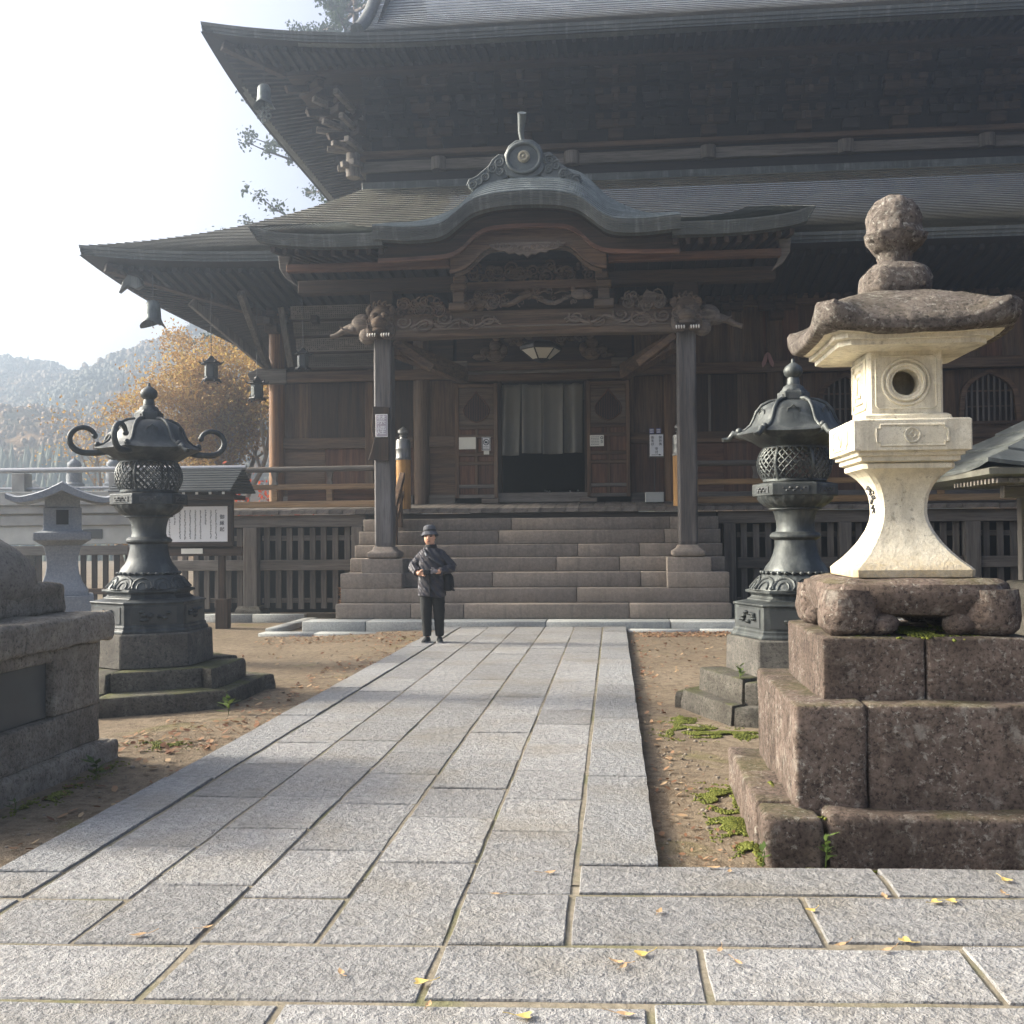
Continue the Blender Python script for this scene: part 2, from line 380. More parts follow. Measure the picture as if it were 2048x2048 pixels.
def m_bed():
    t = NT('joint_soil'); n2 = t.noise(18, 6, .7); n1 = t.noise(2.5, 4)
    col = t.ramp(n2, [(.3, (.16, .14, .10)), (.7, (.30, .265, .20))]); col = t.mix(t.ramp(n1, [(.5, 0.0), (.65, .6)]), col, (.13, .14, .05))
    t.bump(n2, .6, .02); return t.fin(col, .95, 0, .15)
MT['bed'] = m_bed()
MT['moss'] = m_leafy('moss_green', [(.2, (.07, .085, .012)), (.6, (.15, .17, .025)), (.9, (.22, .23, .05))], .2, 6)
MT['leaf_dry'] = m_leafy('dry_leaves', [(.1, (.10, .045, .025)), (.4, (.20, .095, .05)), (.65, (.30, .18, .10)), (.9, (.42, .32, .19))], .15, 3)
MT['leaf_yel'] = m_leafy('yellow_leaf', [(.1, (.55, .38, .10)), (.9, (.70, .55, .20))], .2)
MT['leaf_tan'] = m_leafy('tan_leaf', [(.1, (.40, .25, .12)), (.9, (.55, .38, .22))], .15)
MT['autumn'] = m_leafy('autumn_foliage', [(.12, (.15, .085, .03)), (.35, (.26, .15, .05)), (.6, (.38, .235, .075)), (.85, (.44, .33, .11)), (.98, (.26, .25, .08))], .4, .5)
MT['redleaf'] = m_leafy('red_maple_leaves', [(.1, (.30, .03, .015)), (.9, (.50, .09, .03))], .4, 2)
MT['cedar'] = m_leafy('cedar_foliage', [(.1, (.03, .045, .02)), (.9, (.07, .095, .045))], .2, .5)
MT['herb'] = m_leafy('green_herb', [(.1, (.05, .09, .02)), (.9, (.14, .20, .05))], .3, 5)
# ================================================================ ground
def axis_lines(lo, hi, a, b, fine, coarse):
    out = []; x = lo
    while x < a: out.append(x); x += coarse
    x = a
    while x < b: out.append(x); x += fine
    x = b
    while x <= hi: out.append(x); x += coarse
    return out
xs = axis_lines(-420, 420, -11, 9, .16, 24); ys = axis_lines(-60, 520, 2.0, 19.5, .16, 24)
g = MB(); nx = len(xs)
for y in ys:
    for x in xs:
        near = -11 <= x <= 9 and 2 <= y <= 19.5
        g.v.append(Vector((x, y, ground_z(x, y) if near else -0.04)))
for j in range(len(ys) - 1):
    for i in range(nx - 1): g.f.append((j * nx + i, j * nx + i + 1, (j + 1) * nx + i + 1, (j + 1) * nx + i))
gr = g.build('ground', MT['dirt'], None, 180, clean=False); tag(gr, kind='structure')

# ================================================================ paved path
bed = MB()
bed.box(-2.72, .178, 4.4, 16.5, -.08, .002); bed.box(-6.5, 6.5, .6, 4.405, -.08, .023); bed.box(.178, 6.5, 4.405, 4.64, -.08, .0227)
path = bed.build('paved_path', MT['bed']); tag(path, kind='structure')
rs = random.Random(3)
def skew(x, y):
    k = max(0, min(1, (5.6 - y) / .9)); return y + .05 * (x + 1.3) * k
def slab(x0, x1, y0, y1, mat, gap=.010, z=.03, parent=path, name='paving_slab', gx=None):
    gx = gap if gx is None else gx
    x0 += gx; x1 -= gx; y0 += gap * 1.3; y1 -= gap * 1.3
    pts = []; jit = .0035
    def edge(a, b, n):
        for k in range(n):
            t = k / n; pts.append((a[0] + (b[0] - a[0]) * t + rs.uniform(-jit, jit), a[1] + (b[1] - a[1]) * t + rs.uniform(-jit, jit)))
    nxx = max(2, int((x1 - x0) / .16)); nyy = max(2, int((y1 - y0) / .16))
    edge((x0, y0), (x1, y0), nxx); edge((x1, y0), (x1, y1), nyy); edge((x1, y1), (x0, y1), nxx); edge((x0, y1), (x0, y0), nyy)
    zz = z + rs.uniform(-.002, .003); tx, ty = rs.uniform(-.004, .004), rs.uniform(-.004, .004)
    cx, cy = (x0 + x1) / 2, (y0 + y1) / 2; n = len(pts); m = MB()
    def ring(ins, zo):
        out = []
        for (x, y) in pts:
            dx, dy = cx - x, cy - y; L = math.hypot(dx, dy)
            xx, yy = x + dx / L * ins, y + dy / L * ins
            out.append(Vector((xx, skew(xx, yy), zz + zo + tx * (xx - cx) + ty * (yy - cy))))
        return out
    m.loft([ring(0, -.09), ring(0, -.006), ring(.005, 0)])
    return m.build(name, mat, parent, 25)
for x_ in (-2.41, -1.97, -1.525, -1.08, -.62, -.18):
    jf = MB(); jf.box(x_ - .03, x_ + .03, 4.42, 16.46, -.05, .0250); jf.build('joint_fill', MT['bed'], path)
cols = [-2.735, -2.41, -1.97, -1.525, -1.08, -.62, -.18, .192]
for ci in range(7):
    border = ci in (0, 6)
    y = 4.44 if border and ci == 0 else (4.63 if ci == 6 else 3.70 + .0)
    ystarts = {0: 4.47, 1: 4.14, 2: 3.68, 3: 4.17, 4: 3.70, 5: 4.24, 6: 4.61}
    y = ystarts[ci]
    while y < 16.42:
        L = rs.uniform(.75, 1.15) if not border else rs.uniform(1.5, 2.3)
        if ci in (1, 2, 3, 4, 5): L = rs.uniform(.62, 1.0)
        y2 = min(16.47, y + L)
        if 16.47 - y2 < .3: y2 = 16.47
        slab(cols[ci] + (.008 if ci == 6 else 0), cols[ci + 1] - (.008 if ci == 0 else 0), y, y2, MT['slab_edge'] if border else MT['slab'], .008, .03 + (.006 if border else 0))
        y = y2
# cross rows in front
for x0, x1, y0, y1 in ((-4.2, -3.3, 4.08, 4.47), (-3.3, -2.41, 4.14, 4.47), (-4.6, -3.4, 3.67, 4.12), (-3.4, -2.41, 3.67, 4.14), (-2.41, -1.97, 3.67, 4.14),
                       (-1.525, -1.08, 3.70, 4.17), (-.62, -.18, 3.70, 4.24), (-.18, .74, 3.71, 4.235), (.74, 1.95, 3.74, 4.235), (1.95, 3.1, 3.74, 4.235),
                       (-.165, 1.12, 4.235, 4.605), (1.12, 2.5, 4.235, 4.605), (2.5, 3.6, 4.235, 4.605),
                       (-4.4, -2.6, 3.22, 3.67), (-2.6, -1.52, 3.22, 3.68), (-1.52, -.62, 3.23, 3.70), (-.62, .29, 3.25, 3.70), (.29, 1.2, 3.27, 3.71), (1.2, 2.4, 3.27, 3.74), (2.4, 3.4, 3.27, 3.74),
                       (-4, -2.2, 2.75, 3.22), (-2.2, -1.05, 2.75, 3.22), (-1.05, .1, 2.75, 3.23), (.1, 1.3, 2.75, 3.26), (1.3, 2.6, 2.75, 3.27)):
    slab(x0, x1, y0, y1, MT['slab'], .012)

# ================================================================ kerb in front of the stair
kb = MB(); kb.box(-5.0, 9.5, 16.62, 17.2, -.1, .05); kerb = kb.build('stone_kerb', MT['bed']); tag(kerb, kind='structure')
x = -5.02
for L in (1.05, 1.15, 1.75, 1.95, 2.05, 1.5, 1.6, 2.0, 2.0):
    m = MB(); m.box(x + .006, x + L - .006, 16.5, 17.06, -.14, .112 + rs.uniform(-.003, .003)); o = m.build('kerb_stone', MT['kerb'], kerb, 50, .012, 2); x += L
x = -5.62
for L in (.9, 1.0, .98): m = MB(); m.box(x + .005, x + L - .005, 16.12, 16.46, -.16, -.045); m.build('edging_slab', MT['kerb'], kerb, 50, .008); x += L
x = .21
for L in (1.1, 1.25, 1.2, 1.4, 1.4): m = MB(); m.box(x + .005, x + L - .005, 16.22, 16.47, -.16, .005); m.build('edging_slab', MT['kerb'], kerb, 50, .008); x += L
for y0, y1 in ((16.47, 17.6), (17.6, 18.75)):
    m = MB(); m.box(-5.62, -5.4, y0 + .005, y1 - .005, -.16, .0); m.build('edging_slab', MT['kerb'], kerb, 50, .008)
x = -7.6
for L in (1.0, .98): m = MB(); m.box(x + .005, x + L - .005, 18.62, 18.8, -.16, .06); m.build('edging_slab', MT['kerb'], kerb, 50, .008); x += L

# ================================================================ stone stair
st = thing('stone_staircase', 'broad brown stone staircase of seven steps leading to the temple door', 'staircase', (-1.36, 18, .112))
SX0, SX1 = -4.6, 1.88
tops = [.354, .594, .846, 1.088, 1.312, 1.560, 1.786]
joints = [[-3.33, -2.45, .25], [-.61], [-2.05, .45], [-.98, .10], [-.62, .45], [-2.05, .9], [-1.85, 1.02]]
zb = .112
for k, zt in enumerate(tops):
    y0 = 17.0 + .33 * k
    br = [SX0] + joints[k] + [SX1]
    for a, b in zip(br, br[1:]):
        m = MB(); m.box(a + .003, b - .003, y0 + rs.uniform(-.004, .004), 19.32, zb + .002, zt); m.build('step_block', MT['stair'], st, 50, .014, 2)
    zb = zt
for sx in (-1, 1):                                   # piers that carry the porch pillars
    cx = -1.335 + sx * 2.585
    m = MB(); m.box(cx - .36, cx + .36, 17.50, 18.02, .594, 1.09); m.build('pier_block', MT['stair'], st, 50, .014, 2)
    m = MB(); a, b = (SX0 - .004, cx + .37) if sx < 0 else (cx - .37, SX1 + .004)
    m.box(a, b, 17.34, 17.995, .5945, .848); m.build('pier_block', MT['stair'], st, 50, .014, 2)
# ================================================================ temple hall
CX = -1.335
T = thing('temple_hall', 'dark wooden two-tiered temple hall with copper roofs and a curved porch gable', 'temple', (CX, 20.9, 0))
WY = 20.9                      # plane of the front wall
HX1 = 13.0                     # far end of the hall, outside the picture
def tbox(name, mat, x0, x1, y0, y1, z0, z1, bevel=.008, parent=None):
    m = MB(); m.box(x0, x1, y0, y1, z0, z1); return m.build(name, MT[mat], parent or T, None, bevel)

# ---- posts, rails and panels of the front wall
def rpost(x, r=.165, mat='wood_z', z0=2.05, z1=6.2, y=WY + .03):
    m = MB(); m.lathe([(r, z0), (r * 1.0, (z0 + z1) / 2), (r * .96, z1)], 20, (x, y, 0)); return m.build('post', MT[mat], T, 40)
MT['cpost'] = m_wood('corner_post_timber', (.075, .036, .016), (.30, .15, .06), 'z', 0, .65)
corner = rpost(-6.87, .165, 'cpost')
for x in (-3.855, 1.185, 3.2, 5.9, 8.6, 11.2): rpost(x)
tbox('post', 'wood_z', -5.0, -4.83, WY - .09, WY + .12, 2.05, 6.2)
rails = [(-6.72, -5.0), (-4.83, -4.02), (-3.69, -3.16), (.36, 1.02), (1.35, 3.03), (3.37, 5.73), (6.07, 8.43), (8.77, 11.0)]
for a, b in rails:
    tbox('wall_rail', 'wood_x', a, b, WY - .045, WY + .1, 3.27, 3.49); tbox('wall_rail', 'grey_x', a, b, WY - .07, WY + .1, 2.02, 2.30)
    n = max(1, round((b - a) / .8)); wdt = (b - a) / n
    for k in range(n):
        tbox('wall_panel', random.choice(('red_z', 'wood_x', 'red_x')), a + k * wdt + .004, a + (k + 1) * wdt - .004, WY + .02, WY + .06, 2.30, 3.27, 0)
    win = a > 3 and a < 9
    if not win:
        n = max(1, round((b - a) / .62)); wdt = (b - a) / n
        for k in range(n):
            tbox('wall_panel', random.choice(('dark_z', 'dark_z', 'red_z', 'wood_z')), a + k * wdt + .003, a + (k + 1) * wdt - .003, WY + .03 + random.uniform(0, .006), WY + .07, 3.49, 4.62, 0)
    if a > 1 and a < 3: tbox('wall_strip', 'grey_z', a + .55, a + .60, WY, WY + .05, 3.49, 4.62)
# frieze beam, head beam and boarding above them
for a, b in ((-7.1, -3.2), (.40, 11.3)):
    tbox('head_beam', 'wood_x', a, b, WY - .19, WY - .05, 4.62, 4.83); 
tbox('head_beam', 'wood_x', -7.35, 11.4, WY - .11, WY + .14, 5.95, 6.2)
m = MB(); m.prism([(-7.35, 4.66), (-7.0, 4.60), (-6.6, 4.60), (-6.6, 4.9), (-7.2, 4.92), (-7.42, 4.82)], WY - .22, WY - .03); m.build('beam_nose', MT['grey_x'], T, None, .01)
x = .45
while x < 11:
    wdt = random.uniform(.26, .42); tbox('upper_board', random.choice(('wood_z', 'red_z', 'wood_z')), x, min(x + wdt - .004, 11), WY + .04 + random.uniform(0, .012), WY + .08, 4.83, 5.95, 0); x += wdt
tbox('upper_board', 'dark_x', -6.7, -3.2, WY + .05, WY + .09, 4.83, 5.95, 0)
tbox('side_wall', 'dark_y', -6.93, -6.80, WY + .15, 37, 2.05, 6.2, 0)

# ---- ogee windows with bars
def ogee(cx, z0, z1, hw):
    H = z1 - z0; p = []
    for t, wv in ((0, 1.06), (.3, 1.0), (.5, .97), (.66, .90), (.8, .70), (.9, .42), (.96, .16), (1, 0)): p.append((wv * hw, z0 + t * H))
    return [(cx + a, b) for a, b in p] + [(cx - a, b) for a, b in reversed(p[:-1])]
for cx, a, b in ((4.55, 3.37, 5.73), (7.25, 6.07, 8.43)):
    inner = ogee(cx, 3.60, 4.52, .47)
    m = MB(); o = [(a + .01, 3.49), (b - .01, 3.49), (b - .01, 4.62), (a + .01, 4.62)]
    # wall boards left and right of the opening as a ring
    ring_o = []; n = len(inner)
    for (x, z) in inner:
        dx, dz = x - cx, z - 4.0
        k = min((1.16 if dx else 9) / abs(dx) if abs(dx) > 1e-6 else 9, (.61 if dz > 0 else .50) / abs(dz) if abs(dz) > 1e-6 else 9)
        ring_o.append((cx + dx * k, 4.0 + dz * k))
    vs = [(x, WY + .03, z) for x, z in inner] + [(x, WY + .03, z) for x, z in ring_o]
    m.add(vs, [(i, (i + 1) % n, (i + 1) % n + n, i + n) for i in range(n)])
    m.build('window_surround', MT['wood_z'], T)
    wf = MB(); out = ogee(cx, 3.55, 4.60, .56); q = len(inner)
    for i in range(q - 1 + 1):
        j = (i + 1) % q
        wf.add([(out[i][0], WY - .03, out[i][1]), (out[j][0], WY - .03, out[j][1]), (inner[j][0], WY - .03, inner[j][1]), (inner[i][0], WY - .03, inner[i][1]),
                (inner[i][0], WY + .08, inner[i][1]), (inner[j][0], WY + .08, inner[j][1]), (out[i][0], WY + .029, out[i][1]), (out[j][0], WY + .029, out[j][1])], [(0, 1, 2, 3), (3, 2, 5, 4), (1, 0, 6, 7)])
    win = wf.build('ogee_window', MT['wood_x'], T, 30)
    for k in range(9):
        x = cx - .42 + k * .105; hz = 4.50 - .55 * max(0, abs(x - cx) / .47 - .18) ** 1.6
        m = MB(); m.box(x - .019, x + .019, WY + .03, WY + .06, 3.58, hz); m.build('window_bar', MT['grey_z'], win, None, .004)
    for z in (3.88, 4.18): m = MB(); m.box(cx - .46, cx + .46, WY + .062, WY + .085, z, z + .03); m.build('window_bar', MT['wood_x'], win)
    tbox('window_back', 'dark_z', cx - .6, cx + .6, WY + .25, WY + .3, 3.4, 4.7, 0)

# ---- donor boards hung aslant under the eave at the near corner
db = MB(); db.bar((-6.62, 20.42, 6.1), (-6.50, 20.68, 4.93), .12, .05, (0, 1, 0)); dbo = db.build('board_frame', MT['grey_z'], T, None, .006)
def m_script():
    t = NT('name_board_script'); mp = t.mapping((26, 26, 40)); v = t.vor(1.0, mp); n = t.noise(2.0, 3, .6, t.mapping((.7, 4, 9)))
    sx = t.n('ShaderNodeSeparateXYZ'); t.l(t.co.outputs['Object'], sx.inputs[0])
    wv = t.math('SINE', t.math('MULTIPLY', sx.outputs[0], 105.0)); col0 = t.ramp(n, [(.3, (.10, .07, .052)), (.7, (.19, .145, .115))])
    f = t.math('MULTIPLY', t.ramp(v, [(.28, 1.0), (.42, 0.0)]), t.ramp(wv, [(.5, 0.0), (.75, 1.0)]))
    return t.fin(t.mix(f, col0, (.025, .02, .018)), .8)
MT['script'] = m_script()
for k in range(4):
    z1 = 6.12 - k * .315; y1 = 20.42 + k * .075
    m = MB(); m.bar((-6.42 + k * .03, y1 + .035, z1 - .135), (-4.4, y1 + .035, z1 - .135), .03, .27, (0, -.24, 1)); nbd = m.build('name_board', MT['grey_x'], T)
    q = MB(); rq = random.Random(k); xx = -6.36 + k * .03
    while xx < -4.5:
        for r_ in range(6):
            zz = z1 - .045 - r_ * .036; yy = y1 + .012 - .24 * (zz - (z1 - .135))
            if rq.random() < .86: q.box(xx - rq.uniform(.006, .012), xx + rq.uniform(.006, .012), yy - .0035, yy + .002, zz - rq.uniform(.007, .013), zz + rq.uniform(.007, .013))
        xx += .043
    q.build('name_marks', MT['ink'], nbd, kind='stuff', clean=False)
    m = MB(); m.bar((-6.42 + k * .03, y1 + .06, z1 - .29), (-4.4, y1 + .06, z1 - .29), .05, .035); m.build('board_rail', MT['dark_x'], T)

# ---- doorway
tbox('lintel', 'wood_x', -3.2, .38, WY - .16, WY + .1, 4.56, 4.70); tbox('lintel', 'wood_x', -2.9, .1, WY - .30, WY - .17, 4.76, 4.92)
tbox('lintel', 'grey_x', -3.05, .25, WY - .24, WY - .1, 4.70, 4.76)
for x in (-3.02, .16): tbox('lintel_end', 'carve_lt', x - .16, x + .16, WY - .34, WY - .12, 4.78, 4.95)
tbox('door_post', 'dark_z', -2.30, -2.21, WY - .1, WY + .15, 2.3, 4.56); tbox('door_post', 'dark_z', -.545, -.46, WY - .1, WY + .15, 2.3, 4.56)
tbox('threshold', 'grey_x', -2.3, -.46, WY - .12, WY + .2, 2.12, 2.32, .015)
for x in (-2.42, -.48): tbox('door_stop', 'carve_lt', x - .17, x + .17, WY - .34, WY - .2, 2.10, 2.20)
def leaf(x0, x1):
    d = MB(); d.box(x0, x1, WY - .13, WY - .09, 2.24, 4.50); D = d.build('door_leaf', MT['dark_z'], T)
    def db(n, mt, a, b, c, e, y0=WY - .175, y1=WY - .131): m = MB(); m.box(a, b, y0, y1, c, e); m.build(n, MT[mt], D, None, .006)
    wv = x1 - x0; s = .075
    db('stile', 'wood_z', x0, x0 + s, 2.22, 4.52); db('stile', 'wood_z', x1 - s, x1, 2.22, 4.52)
    for z in (2.22, 2.42, 2.88, 3.06, 3.42, 3.60, 4.44): db('door_rail', 'wood_x' if z > 2.5 else 'grey_x', x0 + s, x1 - s, z, z + .07)
    db('mullion', 'wood_z', (x0 + x1) / 2 - .03, (x0 + x1) / 2 + .03, 2.29, 3.60, WY - .172)
    for a, b in ((x0 + s, (x0 + x1) / 2 - .03), ((x0 + x1) / 2 + .03, x1 - s)):
        for c, e in ((2.29, 2.42), (2.49, 2.88), (2.95, 3.06), (3.13, 3.42), (3.49, 3.60)): db('door_panel', 'red_z', a + .004, b - .004, c + .004, e - .004, WY - .15)
    cx = (x0 + x1) / 2; z0 = 3.74
    db('door_panel', 'carve', x0 + s + .004, x1 - s - .004, 3.68, 4.43, WY - .15)
    heart = [(0, .62), (.05, .55), (.16, .45), (.27, .33), (.31, .24), (.28, .14), (.16, .05), (.05, .01), (0, 0)]
    pl = [(cx + a * .85, z0 + b) for a, b in heart] + [(cx - a * .85, z0 + b) for a, b in reversed(heart[1:-1])]
    m = MB(); m.prism(pl, WY - .157, WY - .151); m.build('ogee_vent', MT['void'], D)
    m = MB(); m.tube([(x, WY - .158, z) for x, z in pl + [pl[0]]], .014, 6); m.build('vent_rim', MT['red_x'], D, 60)
    m = MB()
    for k in range(-7, 8):
        x = cx + k * .034; t = abs(k * .034) / .265
        if t < .98: m.box(x - .006, x + .006, WY - .166, WY - .158, z0 + .03 + .18 * t ** 2, z0 + .60 - .36 * t)
    m.build('vent_slats', MT['red_z'], D, kind='stuff')
leaf(-3.14, -2.28); leaf(-.50, .35)
# curtain rail and dark room behind
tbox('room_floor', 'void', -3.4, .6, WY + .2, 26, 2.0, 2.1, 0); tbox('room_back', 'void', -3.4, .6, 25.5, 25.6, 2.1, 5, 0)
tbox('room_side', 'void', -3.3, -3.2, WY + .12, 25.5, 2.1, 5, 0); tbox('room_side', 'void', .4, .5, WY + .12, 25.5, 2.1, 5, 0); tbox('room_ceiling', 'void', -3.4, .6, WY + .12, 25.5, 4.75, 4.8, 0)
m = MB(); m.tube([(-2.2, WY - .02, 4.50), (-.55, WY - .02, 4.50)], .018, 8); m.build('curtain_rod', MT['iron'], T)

# ---- carved figures over the door
def curl(m, c, r0, turns, th, a0=0, sgn=1, y=0, n=22, ax=1.0):
    pts = []; rr = []
    for i in range(n + 1):
        t = i / n; a = a0 + sgn * turns * 2 * math.pi * t; r = r0 * (1 - .86 * t)
        pts.append((c[0] + r * math.cos(a) * ax, c[1] + y, c[2] + r * math.sin(a))); rr.append(th * (1 - .55 * t))
    m.tube(pts, rr, 6)
rc = random.Random(11)
def lumps(name, x0, x1, y0, y1, z0, z1, n, mat, smin=.05, smax=.12, curls=0):
    m = MB()
    for _ in range(n):
        s = rc.uniform(smin, smax); m.ell((rc.uniform(x0, x1), rc.uniform(y0, y1), rc.uniform(z0, z1)), (s * rc.uniform(.8, 1.6), s * .7, s * rc.uniform(.7, 1.2)), 8, 5)
    for _ in range(curls): curl(m, (rc.uniform(x0, x1), y0 - .03, rc.uniform(z0, z1)), rc.uniform(.06, .13), rc.uniform(1, 1.7), .02, rc.uniform(0, 6), rc.choice((-1, 1)))
    o = m.build(name, MT[mat], T, 60); return o
for s in (-1, 1):
    c = CX + s * .95
    m = MB(); m.ell((c, WY - .3, 5.06), (.20, .12, .15)); m.ell((c, WY - .33, 5.24), (.13, .11, .13)); m.ell((c - s * .02, WY - .38, 5.40), (.085, .09, .095)); m.ell((c + s * .2, WY - .3, 5.12), (.12, .1, .1))
    m.ell((c - s * .17, WY - .36, 5.14), (.08, .08, .12)); m.ell((c + s * .32, WY - .28, 5.03), (.16, .08, .07)); m.ell((c, WY - .42, 5.38), (.03, .03, .03))
    for k in range(5): curl(m, (c + s * (.1 * k - .15), WY - .4, 5.02 + .05 * (k % 2)), .07, 1.2, .016, k)
    m.build('carved_figure', MT['carve'], T, 60)
tbox('transom_board', 'dark_x', -3.1, .4, WY - .14, WY - .09, 4.92, 5.7, 0)
lumps('transom_carving', CX - .75, CX - .3, WY - .24, WY - .2, 5.28, 5.5, 8, 'carve', .05, .09, 6); lumps('transom_carving', CX + .3, CX + .75, WY - .24, WY - .2, 5.28, 5.5, 8, 'carve', .05, .09, 6)

# ---- veranda
rv = random.Random(5)
plank_var = []
for wdt in (.20, .235, .27, .31):
    m = MB(); m.add([(-wdt / 2, 0, 1.89), (wdt / 2, 0, 1.89), (wdt / 2, 1.72, 2.03), (-wdt / 2, 1.72, 2.03), (-wdt / 2, 0, 1.975), (wdt / 2, 0, 1.975), (wdt / 2, 1.72, 2.12), (-wdt / 2, 1.72, 2.12)],
                    [(3, 2, 1, 0), (4, 5, 6, 7), (0, 1, 5, 4), (1, 2, 6, 5), (2, 3, 7, 6), (3, 0, 4, 7)])
    plank_var.append((wdt, m.mesh('veranda_plank', MT['grey_y'], bevel=.006)))
x = -8.7
while x < 10.5:
    wdt, me = rv.choice(plank_var); dy = rv.uniform(-.012, .012)
    share(me, 'veranda_plank', T, (x + wdt / 2, 19.16 + dy, rv.uniform(-.004, .004))); x += wdt + .004
tbox('veranda_beam', 'grey_x', -8.6, -4.62, 19.26, 19.42, 1.66, 1.885); tbox('veranda_beam', 'grey_x', 1.9, 10.5, 19.26, 19.42, 1.66, 1.885)
tbox('veranda_beam', 'grey_x', SX0, SX1, 19.335, 19.44, 1.75, 1.885)
def vpost(x, w_=.26):
    tbox('veranda_post', 'grey_z', x - w_ / 2, x + w_ / 2, 19.22, 19.46, .16, 1.66, .012)
    m = MB(); m.sq([(.27, -.05), (.25, .1), (.20, .17)], (x, 19.34, 0)); o = m.build('post_footing', MT['oldstone'], T); rock(o, 2, .02, 4, x)
for x in (-6.85, -4.78, 2.1, 4.15, 6.35, 8.5, 10.4): vpost(x, .27 if x in (-6.85, 6.35) else .22)
sl = MB(); sl.box(-.055, .055, -.022, .022, .12, 1.66); slme = sl.mesh('lattice_slat', MT['grey_z'], bevel=.005)
for a, b in ((-8.5, -7.0), (-6.68, -4.9), (2.25, 4.02), (4.3, 6.2), (6.5, 8.38), (8.65, 10.25)):
    n = round((b - a) / .222)
    for k in range(n): share(slme, 'lattice_slat', T, (a + (k + .5) * (b - a) / n + rv.uniform(-.008, .008), 19.38 + rv.uniform(-.006, .006), rv.uniform(-.02, .015)), rv.uniform(-.05, .05))
    tbox('lattice_rail', 'grey_x', a, b, 19.29, 19.345, .84, 1.04); tbox('lattice_rail', 'grey_x', a, b, 19.415, 19.47, .22, .31); tbox('lattice_rail', 'grey_x', a, b, 19.42, 19.47, 1.40, 1.5)
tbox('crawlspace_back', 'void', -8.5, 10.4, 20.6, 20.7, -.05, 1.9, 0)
# railing round the veranda
def rail_run(x0, x1):
    m = MB(); m.tube([(x0, 19.36, 2.76), ((x0 + x1) / 2, 19.36, 2.755), (x1, 19.36, 2.765)], .055, 12); m.build('handrail', MT['grey_x'], T, 50)
    tbox('rail', 'rail_tan', x0, x1, 19.32, 19.40, 2.37, 2.47); tbox('rail', 'rail_tan', x0, x1, 19.29, 19.43, 2.03, 2.15)
    n = max(1, round((x1 - x0) / 1.15))
    for k in range(n + 1):
        x = x0 + .2 + (x1 - x0 - .4) * k / n
        tbox('baluster', 'rail_tan', x - .055, x + .055, 19.31, 19.41, 2.15, 2.37); m = MB(); m.sq([(.05, 2.47), (.035, 2.56), (.06, 2.70)], (x, 19.36, 0)); m.build('baluster', MT['grey_z'], T)
rail_run(-8.75, -4.06); rail_run(1.3, 10.4)
tbox('rail_panel', 'red_x', -6.2, -4.3, 19.5, 19.53, 2.16, 2.36, 0)
def giboshi(x, y):
    m = MB(); m.lathe([(.135, 1.98), (.135, 2.93)], 24, (x, y, 0)); P_ = m.build('newel_post', MT['post_orange'], T, 40)
    m = MB(); m.lathe([(.145, 2.9), (.15, 2.93), (.138, 2.95), (.138, 3.10), (.142, 3.11), (.138, 3.12), (.138, 3.24), (.13, 3.28), (.07, 3.30), (.06, 3.33), (.085, 3.35), (.06, 3.37), (.10, 3.41), (.10, 3.45), (.06, 3.49), (.02, 3.515), (.012, 3.53)], 24, (x, y, 0))
    m.build('onion_cap', MT['capbronze'], P_, 40)
giboshi(-3.905, 19.30); giboshi(1.235, 19.30)
for s in (-1, 1):                                    # rails that come down beside the steps
    x = CX + s * 2.57
    m = MB(); m.bar((x, 19.25, 2.66), (x, 18.15, 1.75), .1, .1); m.bar((x, 19.25, 2.33), (x, 18.15, 1.42), .07, .08); m.build('stair_rail', MT['wood_y'], T, None, .01)
    for t in (.3, .7): m = MB(); yy = 19.25 - 1.1 * t; m.box(x - .05, x + .05, yy - .05, yy + .05, 2.66 - .91 * t - .75, 2.66 - .91 * t - .03); m.build('stair_baluster', MT['wood_z'], T, None, .006)

# black lining added behind the boards to stop sky light leaking through
tbox('light_block', 'void', -6.78, -3.35, WY + .16, WY + .2, 2.0, 6.6, 0); tbox('light_block', 'void', .55, 11.2, WY + .36, WY + .4, 2.0, 6.6, 0); tbox('light_block', 'void', -3.35, .55, WY + .161, WY + .199, 4.8, 6.6, 0)
tbox('light_block', 'void', -3.4, -2.31, WY + .161, WY + .199, 2.0, 4.8, 0); tbox('light_block', 'void', -.455, .56, WY + .161, WY + .199, 2.0, 4.8, 0)
for x in (.55, 11.2): tbox('light_block', 'void', x, x + .04, WY + .1, WY + .4, 2, 6.6, 0)
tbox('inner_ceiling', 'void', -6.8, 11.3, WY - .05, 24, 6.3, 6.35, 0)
# ================================================================ roofs
def interp(tab, d):
    d = abs(d)
    if d <= tab[0][0]: return tab[0][1]
    for i, ((a, za), (b, zb_)) in enumerate(zip(tab, tab[1:])):
        if d <= b:
            t = (d - a) / (b - a)
            m0 = 0 if i == 0 else (zb_ - tab[i - 1][1]) / (b - tab[i - 1][0])
            m1 = 0 if i + 2 >= len(tab) else (tab[i + 2][1] - za) / (tab[i + 2][0] - a)
            h = b - a
            return (2 * t**3 - 3 * t**2 + 1) * za + (t**3 - 2 * t**2 + t) * h * m0 + (-2 * t**3 + 3 * t**2) * zb_ + (t**3 - t**2) * h * m1
    return tab[-1][1]

